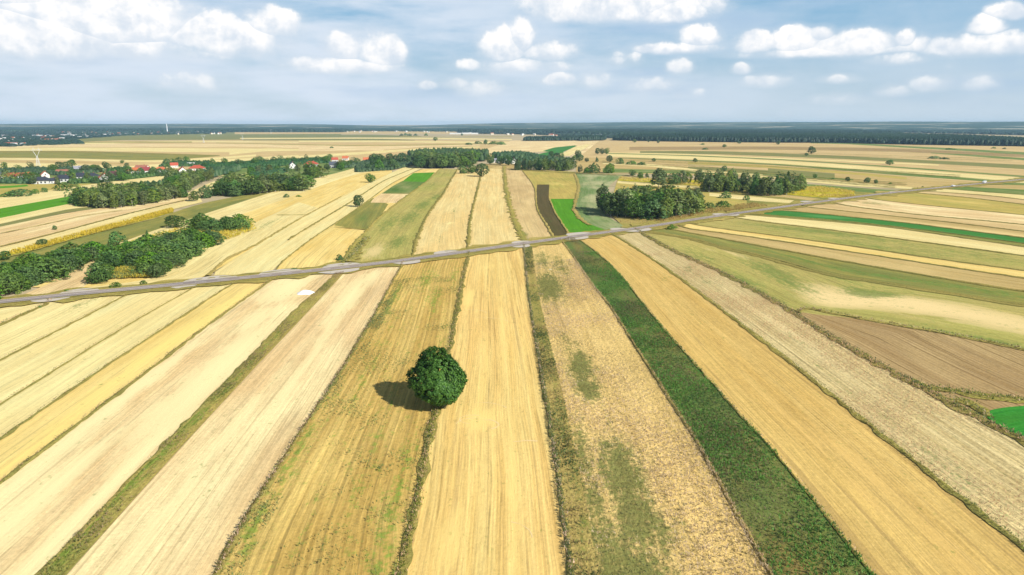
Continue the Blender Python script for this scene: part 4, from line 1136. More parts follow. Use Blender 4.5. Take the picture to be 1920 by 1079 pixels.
def poisson(px, sp, tries=6000):
    q = in_poly(px, tries)
    kept = []
    cell = {}
    for p in q:
        k = (int(p[0] // sp), int(p[1] // sp))
        ok = True
        for dx in (-1, 0, 1):
            for dy in (-1, 0, 1):
                for o in cell.get((k[0] + dx, k[1] + dy), ()):
                    if (o[0] - p[0]) ** 2 + (o[1] - p[1]) ** 2 < sp * sp:
                        ok = False
        if ok:
            kept.append(p); cell.setdefault(k, []).append(p)
    return kept

def grove(px, sp, kinds, h0, h1, where, what, wf=(.9, 1.15), nfront=12, limit=None):
    """trees of a grove: the front row gets a place each, the inside shares a description"""
    pts = poisson(px, sp)
    if limit and len(pts) > limit:
        # keep the ones that stand nearest the viewer, thin out the hidden inside
        pts.sort(key=lambda p: p[1]); pts = pts[:limit]
    # front ones: nearest in each sideways bin
    xs = np.array([p[0] / p[1] for p in pts])
    bins = np.linspace(xs.min() - 1e-6, xs.max() + 1e-6, nfront + 1)
    front = {}
    for i, p in enumerate(pts):
        b = int(np.searchsorted(bins, xs[i])) - 1
        if b not in front or pts[front[b]][1] > p[1]:
            front[b] = i
    order = sorted(front.values(), key=lambda i: xs[i])
    rank = {i: k for k, i in enumerate(order)}
    names = {'birch': 'birch', 'broad': 'leafy tree', 'cone': 'pointed tree', 'scrub': 'scrubby tree', 'bush': 'bush'}
    plur = {'birch': 'birches', 'broad': 'leafy trees', 'cone': 'pointed trees', 'scrub': 'scrubby trees', 'bush': 'bushes'}
    for i, p in enumerate(pts):
        k = random.choices([a for a, _ in kinds], [b for _, b in kinds])[0]
        zone = ('left part', 'middle', 'right part')[min(2, int(3 * (xs[i] - xs.min()) / (xs.max() - xs.min() + 1e-9)))]
        if i in rank:
            r_ = rank[i]
            pos = 'leftmost' if r_ == 0 else ('rightmost' if r_ == len(order) - 1 else ORD[min(r_, 24)] + ' from left')
            lab = '%s, %s in front of %s' % (names[k], pos, where)
            plant(k, p, random.uniform(h0, h1), random.uniform(*wf), lab)
        else:
            plant(k, p, random.uniform(h0, h1), random.uniform(*wf), '%s deep inside the %s of %s' % (names[k], zone, where), '%s inside the %s of %s' % (plur[k], zone, where))

BI = [('birch', 5), ('scrub', 1)]
grove([(1130, 402), (1160, 409), (1215, 412), (1245, 413), (1300, 405), (1325, 396), (1330, 376), (1290, 371), (1220, 369), (1150, 378), (1128, 390)], 6.0,
      [('birch', 6), ('broad', 2), ('scrub', 1)], 12.5, 17, 'the big birch grove beside the road', 'birch', wf=(1.1, 1.5), nfront=13, limit=52)
grove([(1232, 338), (1300, 336), (1410, 339), (1418, 345), (1310, 346), (1236, 346)], 8.5, BI, 10, 14, 'the thin birch row behind the yellow strip', 'birch', wf=(1.1, 1.5), nfront=11, limit=15)
grove([(1318, 360), (1350, 362), (1380, 361), (1376, 348), (1322, 349)], 7, [('birch', 3), ('scrub', 2)], 11, 15, 'the small copse behind the grove', 'birch', wf=(1.1, 1.5), nfront=6, limit=14)
grove([(1385, 351), (1503, 351), (1500, 360), (1465, 368), (1412, 368), (1388, 358)], 8.5, [('birch', 5), ('cone', 1)], 11, 16, 'the open copse by the yellow field', 'birch', wf=(1.1, 1.5), nfront=11, limit=22)
grove([(145, 386), (205, 393), (262, 388), (330, 374), (352, 362), (300, 354), (230, 368), (150, 378)], 6.0, [('birch', 7), ('broad', 1), ('scrub', 1)], 9, 12.5, 'the long birch belt below the village', 'birch', wf=(1.2, 1.6), nfront=18, limit=90)
grove([(352, 362), (372, 344), (420, 334), (466, 324), (462, 314), (400, 322), (312, 350)], 7.5, [('birch', 5), ('broad', 1)], 9, 12, 'the birch belt\'s far end', 'birch', wf=(1.3, 1.7), nfront=10, limit=44)
grove([(403, 367), (440, 369), (480, 365), (530, 359), (575, 360), (572, 345), (520, 343), (480, 349), (420, 359)], 6.5, [('birch', 4), ('broad', 2), ('scrub', 1)], 10, 15, 'the dense copse left of the amber field', 'tree', wf=(1.2, 1.6), nfront=13, limit=56)
grove([(788, 316), (830, 317), (862, 315), (915, 308), (915, 301), (860, 303), (800, 306), (772, 306)], 9, [('birch', 5), ('broad', 2)], 15, 20, 'the tall wood in the middle distance', 'tree', wf=(1.1, 1.5), nfront=15, limit=44)
grove([(968, 320), (1020, 321), (1072, 322), (1074, 314), (1020, 309), (975, 309)], 8.5, [('birch', 5), ('cone', 2)], 11, 15, 'the wood behind the yellow grass field', 'tree', wf=(1.1, 1.5), nfront=14, limit=24)

# near scrub belts by the road on the left
grove([(-30, 570), (0, 560), (40, 545), (110, 520), (150, 500), (180, 489), (178, 480), (130, 488), (60, 510), (0, 530), (-30, 540)], 4.8, [('scrub', 5), ('broad', 2)], 5.5, 8.5, 'the dark scrub belt at the left edge', 'scrub', wf=(1.1, 1.5), nfront=9, limit=56)
grove([(168, 535), (195, 532), (205, 512), (245, 500), (272, 520), (295, 522), (352, 486), (400, 462), (403, 452), (330, 450), (260, 472), (220, 482), (190, 510)], 4.8, [('scrub', 6), ('broad', 1)], 4.5, 7.5, 'the long scrub belt', 'scrub', wf=(1.1, 1.5), nfront=14, limit=92)
grove([(362, 433), (400, 438), (455, 433), (458, 425), (400, 424), (368, 424)], 5.5, [('scrub', 3), ('broad', 1)], 6, 9, 'the scrub clump past the long belt', 'scrub', wf=(1.1, 1.5), nfront=6, limit=13)

# trees that stand alone: (u, v of the foot, height px, kind, width factor, label)
SOLO = [
    (671, 389, 23, 'broad', .9, 'small round tree alone on the pale strip left of the green plot'),
    (695, 343, 16, 'broad', 1.15, 'dark round tree alone on the amber field below the village hedge'),
    (903, 332, 24, 'broad', 1.1, 'dark leaning tree at the head of the balk in front of the tall wood'),
    (885, 326, 16, 'broad', 1.2, 'low dark tree beside the leaning tree at the head of the balk'),
    (868, 326, 15, 'scrub', 1.3, 'wide shrubby tree left of the leaning tree before the wood'),
    (331, 428, 23, 'broad', 1.55, 'broad dark tree standing alone above the scrub belt'),
    (218, 468, 35, 'scrub', .85, 'tallest dark tree standing at the head of the scrub belt'),
    (276, 446, 12, 'cone', 1.2, 'small young tree in goldenrod behind the scrub belt'),
    (80, 463, 15, 'broad', 1.3, 'small dark tree leaning on the goldenrod strip at the left'),
    (103, 432, 9, 'broad', .9, 'tiny lone tree in the pale field at the left'),
    (8, 489, 18, 'broad', 1.2, 'dark bush-like tree cut by the left edge above the belt'),
    (586, 338, 32, 'broad', .8, 'tall leafy tree in front of the red roofed house by the amber field'),
    (600, 334, 24, 'birch', 1.7, 'slimmer tree right beside the tall leafy tree by the amber field'),
    (576, 334, 22, 'birch', 1.6, 'slim tree left beside the tall leafy tree by the amber field'),
    (385, 372, 22, 'scrub', 1.1, 'dark rounded tree at the gap between the two birch belts'),
    (364, 378, 20, 'birch', 1.9, 'greyish tree in front of the gap between the birch belts'),
    (345, 371, 17, 'scrub', 1.3, 'dark tree at the right foot of the long birch belt'),
    (1112, 325, 17, 'scrub', 1.3, 'left of two big dark bushy trees behind the hay meadow'),
    (1144, 325, 17, 'scrub', 1.3, 'right of two big dark bushy trees behind the hay meadow'),
    (1100, 325, 11, 'scrub', 1.3, 'lower bushy tree at the left foot of the two dark ones'),
    (1087, 324, 12, 'birch', 1.6, 'small thin tree by the corner of the yellow grass field'),
    (1186, 331, 11, 'broad', 1.1, 'small tree left of the pointed one in the yellow strip'),
    (1201, 337, 14, 'broad', .9, 'small pointed green tree in the yellow strip'),
    (1214, 334, 9, 'birch', 1.8, 'little tree right of the pointed one in the yellow strip'),
    (1235, 352, 36, 'birch', 1.5, 'tall birch rising behind the left end of the roadside grove'),
    (1120, 290, 12, 'broad', .9, 'left of three small trees standing in line on the far stubble'),
    (1129, 290, 11, 'broad', .9, 'middle of three small trees standing in line on the far stubble'),
    (1137, 290, 11, 'broad', .85, 'right of three small trees standing in line on the far stubble'),
    (1034, 296, 12, 'broad', 1.1, 'left tree of the group by the deep green crop'),
    (1045, 300, 13, 'broad', 1.1, 'middle tree of the group by the deep green crop'),
    (1054, 300, 12, 'birch', 1.7, 'right tree of the group by the deep green crop'),
    (1083, 297, 14, 'broad', .9, 'upper tree of the cluster on the pink stubble'),
    (1087, 303, 13, 'broad', 1.1, 'front tree of the cluster on the pink stubble'),
    (1076, 302, 10, 'broad', .9, 'left tree of the cluster on the pink stubble'),
    (1100, 304, 7, 'broad', 1.3, 'low tree just right of the cluster on the pink stubble'),
    (1119, 304, 8, 'cone', 1.4, 'small pointed tree below the three in line'),
    (1143, 305, 13, 'broad', .95, 'round tree on the far strip right of the pointed one'),
    (1164, 308, 12, 'scrub', 1.0, 'two lobed tree on the far strip above the hay meadow'),
    (1226, 304, 7, 'broad', 1.1, 'tiny lollipop tree on the far cream strip'),
    (1303, 305, 8, 'broad', 1.1, 'tiny umbrella shaped tree on the far strip'),
    (1358, 322, 10, 'broad', 1.2, 'dark umbrella shaped tree above the thin birch row'),
    (1190, 268, 7, 'broad', 1.0, 'small tree in front of the farmstead at the forest edge'),
    (1234, 269, 6, 'broad', 1.0, 'small dark tree at the foot of the forest, left one'),
    (1216, 267, 5, 'broad', 1.0, 'very small tree left of the dark one at the foot of the forest'),
    (1358, 277, 6, 'broad', 1.2, 'dark dot of a tree alone in the far brown field'),
    (1386, 270, 5, 'broad', 1.5, 'low tree at the forest foot above the brown field'),
    (1459, 272, 7, 'broad', 1.0, 'pale tree standing before the dark forest'),
    (1521, 289, 14, 'broad', 1.05, 'largest lone tree in the far fields on the right'),
    (1512, 293, 6, 'broad', 1.2, 'small tree at the foot of the largest lone tree'),
    (1668, 310, 10, 'broad', 1.35, 'flat bottomed dome shaped tree in the right far fields'),
    (1528, 335, 8, 'broad', 1.1, 'small tree right of the open copse on the far strip'),
    (1590, 341, 9, 'broad', 1.1, 'left of the three green trees near the far road'),
    (1625, 344, 11, 'broad', 1.25, 'middle of the three green trees near the far road, the largest'),
    (1642, 345, 8, 'broad', 1.1, 'right of the three green trees near the far road'),
    (229, 307, 6, 'broad', 1.3, 'tiny lone tree on the stubble behind the village'),
    (816, 265, 7, 'broad', 1.2, 'small greyish tree alone on the far plain'),
    (866, 255, 4, 'broad', 1.2, 'speck of a tree on the far plain right of the houses'),
    (910, 272, 10, 'broad', .9, 'taller tree in the far hedge line above the wood'),
]
for (u, v, hp, k, wf, lab) in SOLO:
    h = hp * mpp(v)
    if k == 'birch': pass
    plant(k, G(u, v), h, wf, lab)

BUSH = [
    (33, 368, 12, 2.2, 'wide dark bush on the rough grass at the left edge'), (15, 369, 9, 2.0, 'low bush left of the wide dark one'), (66, 364, 9, .9, 'small round bush right of the wide dark one'),
    (84, 361, 9, 1.0, 'second small round bush right of the wide dark one'), (119, 358, 15, 1.1, 'large rounded bush above the cream strip'), (140, 351, 13, .6, 'narrow tall bush by the garden hedge'),
    (537, 371, 7, 1.0, 'little dark bush on the amber field'), (560, 370, 4, 1.6, 'flat green bush patch on the amber field'), (1317, 272, 3, 1.8, 'flat dark bush under the forest foot'),
    (1322, 281, 4, 1.8, 'flat dark bush in the far brown field'), (1750, 298, 5, 2.6, 'long low dark thicket, left of the pair at right'), (1771, 299, 4, 3.0, 'long low dark thicket, right of the pair at right'),
    (1780, 281, 3, 3.5, 'thin dark thicket line far right near the forest'), (1680, 271, 2.6, 2.2, 'low dark bush at the forest foot, left'), (1697, 270.5, 2.6, 3.0, 'low dark bush at the forest foot, right'),
    (1864, 279, 3, 1.6, 'left of two small far bushes at the right edge'), (1883, 280, 3, 1.4, 'right of two small far bushes at the right edge'), (622, 278, 3, 1.5, 'flat dark bush alone on the pink far field'),
    (1186, 309, 7, 1.6, 'left low thicket on the far cream strip'), (1203, 310, 7, 1.6, 'right low thicket on the far cream strip'), (1259, 432, 11, .75, 'dark bush by the track junction beside the road'),
    (125, 549, 6, 1.1, 'small bush on the verge beside the left road entrance'), (637, 489, 13, .8, 'green shrub at the foot of the goldenrod balk'), (552, 508, 5, 2.0, 'brownish low bush by the road entrance'),
    (270, 536, 10, 1.1, 'dark shrub on the verge below the goldenrod'), (218, 541, 12, 1.1, 'dark green shrub on the verge left of the other'), (75, 579, 6, .8, 'tuft like bush on the first balk'),
    (1562, 337, 3, 1.2, 'dot like bush left of the three green trees'), (1669, 346, 3.5, 1.2, 'dot like bush right of the three green trees'), (1730, 352, 3, 1.0, 'small shrub beside the far road'),
    (410, 438, 9, .9, 'shrub at the foot of the scrub clump'), (420, 450, 8, .9, 'shrub in goldenrod right of the long belt'), (1400, 376, 9, 1.0, 'green bush right of the roadside grove'), (1360, 372, 12, 1.0, 'taller green bush at the right end of the roadside grove'),
    (1355, 389, 12, 1.3, 'bush on the dry ground behind the road bend'), (1330, 392, 12, 1.1, 'bush at the foot of the grove on the right'),
    (895, 270, 5, 1.6, 'far hedge bush left of the taller tree'), (925, 271, 6, 2.0, 'far hedge bush right of the taller tree'), (940, 272, 6, 1.6, 'last bush at the right end of the far hedge'), (878, 272, 4, 2.5, 'low left part of the far hedge'),
    (753, 255, 4, 1.2, 'first of five dark bushes lined up on the far plain'), (760, 254.5, 4.5, .9, 'second of five dark bushes lined up on the far plain'), (768, 255, 4, 1.2, 'third of five dark bushes lined up on the far plain'),
    (779, 255, 4, 1.2, 'fourth of five dark bushes lined up on the far plain'), (799, 255, 4.5, .9, 'last of five dark bushes lined up on the far plain'),
    (1028, 592, 4, 1.0, 'small bush on the wide balk beside the fallow strip'), 
]
for (u, v, hp, wf, lab) in BUSH:
    plant('bush', G(u, v), hp * mpp(v), wf, lab)
for (u, v, hp, wf, lab) in ((1267, 430, 6, 1.0, 'yellow green bush right of the dark one by the junction'), (92, 508, 22, .6, 'lime green young tree among the dark scrub at the left'), (118, 495, 16, .6, 'smaller lime green bush in the dark scrub belt'),
                            (1050, 768, 6, .9, 'lime green weed bush on the wide balk, upper'), (1050, 810, 7, .9, 'lime green weed bush on the wide balk, lower'), (1048, 741, 4, .8, 'smallest lime green weed bush on the wide balk'), (34, 552, 10, .7, 'lime green shrub at the foot of the dark belt')):
    plant('lime', G(u, v), hp * mpp(v), wf, lab)

# the big tree in the foreground
def near_tree():
    g = G(822, 766)
    root = bpy.data.objects.new('chestnut_tree', None); C.objects.link(root)
    root.location = (g[0], g[1], 0)
    root['label'] = 'large round dark green tree standing alone on the balk in the foreground'
    root['category'] = 'tree'
    R = 6.1
    cr = crown_mesh('crown', M['crown_near'], R, 11.2, 1.9, p_near, 1250, 30, .265, 79, lump=.25, up=.30, spread=1.75)
    # the crown sits a little off its trunk
    o = bpy.data.objects.new('crown', cr); C.objects.link(o); o.parent = root; o.location = (1.15, -.2, -.45)
    v, f = join([tube((0, 0, -.2), (.05, .05, 1.2), .48, .34, 12), tube((.05, .05, 1.2), (.15, .1, 3.0), .34, .30, 12), tube((.15, .1, 3.0), (.3, .3, 9.8), .28, .06, 10)])
    t = mesh_obj('trunk', v, f, M['bark'], parent=root, smooth_=True)
    for k in range(9):
        a = k * 2.399; z = 2.4 + k * .55; l = 4.3 - k * .2
        p0 = np.array([.15, .12, z]); p1 = p0 + np.array([math.cos(a) * l * .5, math.sin(a) * l * .5, l * .33]); p2 = p0 + np.array([math.cos(a) * l, math.sin(a) * l, l * .8])
        v, f = join([tube(p0, p1, .16, .11, 7), tube(p1, p2, .11, .03, 7)])
        mesh_obj('limb', v, f, M['bark'], parent=root, smooth_=True)
near_tree()

# ------------------------------------------------------------------ houses
ROOF = {'red': (.42, .09, .05), 'orange': (.52, .15, .06), 'crimson': (.25, .05, .05), 'maroon': (.12, .045, .05), 'charcoal': (.045, .05, .065), 'brick': (.34, .14, .09), 'grey': (.26, .26, .28), 'slate': (.09, .10, .12), 'pale': (.50, .49, .47)}
ROOF_M = {k: plain('roof_' + k, v, .75, .2, 1.2) for k, v in ROOF.items()}
WALL_M = {'white': plain('render_white', (.70, .69, .65), .85, .05, .6), 'cream': plain('render_cream', (.70, .62, .48), .85, .08, .6)}
GLASS = plain('window_glass', (.04, .05, .06), .15, .2, 1, .5)
WOOD = plain('door_wood', (.16, .08, .04), .6, .3, 2)
BRICKM = plain('chimney_brick', (.30, .13, .09), .9, .3, 3)

def box(x0, x1, y0, y1, z0, z1):
    V = np.array([(x, y, z) for z in (z0, z1) for x, y in ((x0, y0), (x1, y0), (x1, y1), (x0, y1))], float)
    Fc = np.array([(3, 2, 1, 0), (4, 5, 6, 7), (0, 1, 5, 4), (1, 2, 6, 5), (2, 3, 7, 6), (3, 0, 4, 7)])
    return V, Fc

HM = {}
def house_parts(style):
    """unit: metres. returns wall, roof, chimney, window, door meshes and window spots"""
    if style in HM: return HM[style]
    L, D, H, RH = {'gable': (11, 8.5, 4.2, 4.0), 'hip': (14, 10, 3.2, 3.0), 'tall': (9, 9, 5.6, 3.6), 'barn': (16, 8, 3.2, 2.6)}[style]
    v, f = box(-L / 2, L / 2, -D / 2, D / 2, 0, H)
    faces = [list(x) for x in f]
    V = [tuple(x) for x in v]
    e = .55
    if style != 'hip':
        V += [(-L / 2, 0, H + RH * .96), (L / 2, 0, H + RH * .96)]
        faces += [[4, 8, 7], [5, 6, 9]]
        r = [(-L / 2 - e, -D / 2 - e, H - .35), (L / 2 + e, -D / 2 - e, H - .35), (L / 2 + e, D / 2 + e, H - .35), (-L / 2 - e, D / 2 + e, H - .35), (-L / 2 - e, 0, H + RH), (L / 2 + e, 0, H + RH)]
    else:
        r = [(-L / 2 - e, -D / 2 - e, H - .1), (L / 2 + e, -D / 2 - e, H - .1), (L / 2 + e, D / 2 + e, H - .1), (-L / 2 - e, D / 2 + e, H - .1), (-L / 2 + D * .42, 0, H + RH), (L / 2 - D * .42, 0, H + RH)]
    th = [(x, y, z + .18) for x, y, z in r]
    rv = r + th
    rf = [[6, 7, 11, 10], [8, 9, 10, 11], [0, 4, 5, 1], [2, 5, 4, 3], [0, 1, 7, 6], [2, 3, 9, 8], [1, 2, 8, 7], [3, 0, 6, 9]]
    if style == 'hip':
        rf += [[7, 8, 11], [9, 6, 10]]
    else:
        rf += [[1, 5, 11, 7], [2, 8, 11, 5], [0, 6, 10, 4], [3, 4, 10, 9]]
        rf = rf[:6] + rf[8:]
    wall = bpy.data.meshes.new('wall'); wall.from_pydata(V, [], faces)
    roof = bpy.data.meshes.new('roof'); roof.from_pydata(rv, [], rf)
    cv, cf = box(L * .15, L * .15 + .7, .5, 1.3, H + RH * .5, H + RH + 1.0)
    ch = bpy.data.meshes.new('chimney'); ch.from_pydata([tuple(x) for x in cv], [], [list(x) for x in cf]); ch.materials.append(BRICKM)
    wv, wf = box(-.65, .65, -.08, .08, 0, 1.4)
    win = bpy.data.meshes.new('window'); win.from_pydata([tuple(x) for x in wv], [], [list(x) for x in wf]); win.materials.append(GLASS)
    dv, df = box(-.5, .5, -.08, .08, 0, 2.1)
    do = bpy.data.meshes.new('door'); do.from_pydata([tuple(x) for x in dv], [], [list(x) for x in df]); do.materials.append(WOOD)
    spots = [(-L * .32, -D / 2 - .02, 1.0, 0), (L * .1, -D / 2 - .02, 1.0, 0), (L * .34, -D / 2 - .02, 1.0, 0), (L / 2 + .02, -D * .2, 1.0, math.pi / 2), (-L / 2 - .02, D * .2, 1.0, math.pi / 2)]
    if style in ('gable', 'tall'):
        spots += [(L / 2 + .02, 0, H - .3, math.pi / 2), (-L / 2 - .02, 0, H - .3, math.pi / 2)]
    HM[style] = (wall, roof, ch, win, do, spots, (L, D))
    return HM[style]

def house(u, v, roof, style, rot, sc, label, wall='white'):
    w_, r_, ch, win, do, spots, (L, D) = house_parts(style)
    g = G(u, v)
    root = bpy.data.objects.new('house', None); C.objects.link(root)
    root.location = (g[0], g[1], 0); root.rotation_euler = (0, 0, rad(rot)); root.scale = (sc * 1.08,) * 3
    root['label'] = label; root['category'] = 'house'
    def add(n_, me, par=root, loc=None, rz=0, mt=None):
        o = bpy.data.objects.new(n_, me); C.objects.link(o); o.parent = par
        if loc is not None: o.location = loc
        o.rotation_euler = (0, 0, rz)
        if mt:
            if not len(me.materials): me.materials.append(mt)
            o.material_slots[0].link = 'OBJECT'; o.material_slots[0].material = mt
        return o
    add('wall', w_, mt=WALL_M[wall])
    rr = add('roof', r_, mt=ROOF_M[roof])
    add('chimney', ch, rr)
    for (x, y, z, a) in spots:
        add('window', win, loc=(x, y, z), rz=a)
    add('door', do, loc=(-L * .1, -D / 2 - .03, 0.02))
    return root

HOUSES = [
    (3, 334, 'slate', 'hip', 10, .9, 'dark roofed house cut by the left edge of the village'),
    (22, 336, 'red', 'hip', 5, 1.0, 'red hipped roof house near the left edge of the village'),
    (37, 335, 'red', 'gable', 60, .7, 'small red roofed wing right of the first red house'),
    (52, 334, 'orange', 'hip', 15, .95, 'orange roofed house second from the left in the village'),
    (85, 334, 'orange', 'gable', -50, .85, 'orange gabled house behind the charcoal bungalows'),
    (80, 345, 'charcoal', 'hip', 8, 1.05, 'charcoal roofed white bungalow nearest the meadow'),
    (99, 344, 'charcoal', 'hip', 70, .8, 'second charcoal bungalow beside the nearest one'),
    (119, 341, 'charcoal', 'hip', 5, 1.05, 'charcoal roofed bungalow left of the hedge'),
    (152, 337, 'charcoal', 'hip', 0, 1.1, 'long charcoal roofed bungalow behind the hedge, left half'),
    (172, 335, 'charcoal', 'hip', 12, .9, 'charcoal roofed bungalow behind the hedge, right half'),
    (120, 327, 'brick', 'barn', 5, .9, 'low brick coloured roof behind the charcoal bungalows'),
    (147, 322, 'grey', 'gable', 40, .8, 'grey house half hidden in trees behind the bungalows'),
    (196, 341, 'orange', 'gable', -55, 1.0, 'white gabled house with orange roof at the hedge end'),
    (213, 334, 'maroon', 'hip', 5, 1.1, 'house with large maroon roof right of the orange gable'),
    (255, 326, 'orange', 'hip', 10, 1.1, 'orange red roofed house with white gable left of the crimson one'),
    (274, 326, 'crimson', 'gable', 70, .9, 'house with crimson roof next to the orange red one'),
    (267, 318, 'brick', 'barn', 0, .9, 'dull brick roofed barn behind the orange red house'),
    (302, 323, 'orange', 'hip', 15, .95, 'low orange roofed house alone between trees'),
    (327, 315, 'red', 'gable', 30, .8, 'small red roof peeping out behind trees'),
    (343, 328, 'red', 'gable', -60, 1.05, 'white gable end house with red roof behind the birch belt'),
    (370, 321, 'red', 'hip', 5, 1.1, 'rightmost red hipped house behind the birch belt'),
    (360, 311, 'pale', 'barn', 10, .7, 'pale flat roofed shed behind the rightmost red house'),
    (548, 316, 'slate', 'gable', -65, .95, 'white gabled house with slate roof behind the dense copse'),
    (557, 317, 'pale', 'barn', 0, .35, 'small white shed right of the slate roofed gable'),
    (584, 313, 'red', 'hip', 5, 1.15, 'red roofed house behind the tall leafy tree'),
    (626, 315, 'slate', 'gable', 5, .95, 'slate roofed house with white front right of the red one'),
    (628, 304, 'red', 'gable', 20, .8, 'red roof behind the slate roofed house'),
    (648, 301, 'orange', 'gable', 0, .8, 'orange roof among trees right of the slate house'),
    (687, 304, 'orange', 'gable', 15, .8, 'small orange roof in the middle of the tree belt'),
    (731, 316, 'grey', 'gable', -60, .5, 'small white camper modelled as a cottage at the garden edge left of the pale strip'),  # a camper, built from the house parts instead of its own shape
    (930, 305, 'grey', 'hip', 5, .95, 'grey roofed house in the clearing between the woods'),
    (948, 306, 'slate', 'gable', -70, .75, 'gabled grey house in the middle of the clearing'),
    (961, 307, 'charcoal', 'gable', -60, .9, 'white house with black roof at the right of the clearing'),
]
for h in HOUSES:
    house(*h)

# hedges and trees around the village: trees one can tell apart, the rest as low mass
VT = [(10, 320), (35, 322), (60, 320), (100, 324), (113, 316), (125, 315), (135, 313), (160, 325), (175, 322), (185, 324), (200, 318), (228, 330), (238, 318),
      (288, 326), (313, 312), (325, 308), (335, 307), (350, 305), (385, 315), (400, 312), (422, 310), (435, 312), (448, 312), (460, 312), (478, 310), (488, 306), (500, 308), (515, 306),
      (527, 303), (540, 305), (552, 306), (565, 306), (575, 304), (596, 304), (610, 306), (620, 300), (636, 316), (646, 314), (655, 312), (667, 310), (700, 306), (703, 314), (715, 310), (733, 306), (745, 308), (757, 306), (765, 308),
      (12, 341), (45, 340), (62, 346), (108, 346), (140, 341), (165, 341), (205, 343), (222, 337), (243, 331), (266, 332), (286, 331), (310, 329), (332, 331), (356, 329), (378, 327), (556, 322), (574, 318), (614, 319), (640, 320), (736, 319), (919, 309), (938, 310), (953, 311), (28, 343), (55, 342), (68, 338), (136, 336), (180, 345), (232, 340), (300, 331), (318, 328), (470, 330), (486, 328), (505, 325), (520, 322), (540, 324), (560, 322), (692, 320), (712, 320)]
for i, (u, v) in enumerate(VT):
    k = random.choice(['broad', 'broad', 'birch', 'scrub'])
    hh = min(HOUSES, key=lambda h: (h[0] - u) ** 2 + (2 * (h[1] - v)) ** 2)
    side = ('left of' if u < hh[0] - 9 else 'right of' if u > hh[0] + 9 else 'behind' if v < hh[1] else 'in front of')
    lab = '%s %s the %s' % ({'broad': 'tree', 'birch': 'slim tree', 'scrub': 'bushy tree'}[k], side, hh[6])
    lab = ' '.join(lab.split()[:16])
    plant(k, G(u, v), random.uniform(7, 11) if u < 700 else random.uniform(12, 17), random.uniform(.9, 1.25) * (1.5 if k == 'birch' else 1), lab, 'garden trees ' + side + ' the ' + hh[6])

def canopy(name, px, sp, h0, h1, mat, label, cat, wf=.55, jitter=.35, polyw=None, tris=2, cap=16000):
    """mass of tree crowns nobody could count: every crown a small uneven dome"""
    w = np.array([G(*p) for p in px]) if polyw is None else np.array(polyw, float)
    lo, hi = w.min(0), w.max(0)
    nx, ny = int((hi[0] - lo[0]) / sp) + 1, int((hi[1] - lo[1]) / sp) + 1
    if nx * ny > 400000:
        k = math.sqrt(nx * ny / 400000); sp *= k; nx, ny = int(nx / k), int(ny / k)
    gx, gy = np.meshgrid(np.arange(nx), np.arange(ny))
    q = np.c_[gx.ravel(), gy.ravel()] * sp + lo + rng.uniform(-jitter, jitter, (nx * ny, 2)) * sp
    ins = np.zeros(len(q), bool); j = len(w) - 1
    for i in range(len(w)):
        xi, yi = w[i]; xj, yj = w[j]
        ins ^= ((yi > q[:, 1]) != (yj > q[:, 1])) & (q[:, 0] < (xj - xi) * (q[:, 1] - yi) / (yj - yi + 1e-12) + xi)
        j = i
    q = q[ins]
    if len(q) > cap:
        q = q[rng.permutation(len(q))[:cap]]
    n = len(q)
    if not n: return
    H = rng.uniform(h0, h1, n); R = sp * rng.uniform(.55, .85, n)
    # template: skirt ring low, shoulder ring, tip
    k = 6
    a = np.arange(k) * 2 * math.pi / k
    rot = rng.uniform(0, 6.28, n)
    V = np.zeros((n, 2 * k + 1, 3)); 
    for i in range(k):
        for lvl, (rf, zf) in enumerate(((.95, .18), (.80, .72))):
            jr = rng.uniform(.75, 1.2, n); jz = rng.uniform(.85, 1.12, n)
            V[:, lvl * k + i, 0] = q[:, 0] + np.cos(a[i] + rot) * R * rf * jr
            V[:, lvl * k + i, 1] = q[:, 1] + np.sin(a[i] + rot) * R * rf * jr
            V[:, lvl * k + i, 2] = H * zf * jz
    V[:, 2 * k, :2] = q + rng.normal(0, .12, (n, 2)) * R[:, None]; V[:, 2 * k, 2] = H
    T = []
    for i in range(k):
        j2 = (i + 1) % k
        T += [(i, j2, k + j2), (i, k + j2, k + i), (k + i, k + j2, 2 * k)]
    T = np.array(T)
    Fc = (T[None] + (np.arange(n) * (2 * k + 1))[:, None, None]).reshape(-1, 3)
    lf = np.sin(q[:, 0] / 210 + 1.3 * np.sin(q[:, 1] / 330)) + np.sin(q[:, 1] / 260 + q[:, 0] / 700 + 1) + .6 * np.sin(q[:, 0] / 90 - q[:, 1] / 130)
    tint = np.repeat(np.clip(rng.normal(.42, .25, n) + .22 * lf, 0, 1.3), 2 * k + 1)
    o = mesh_obj(name, V.reshape(-1, 3), Fc, mat, attrs={'tint': tint})
    o['kind'] = 'stuff'; o['label'] = label; o['category'] = cat
    return o

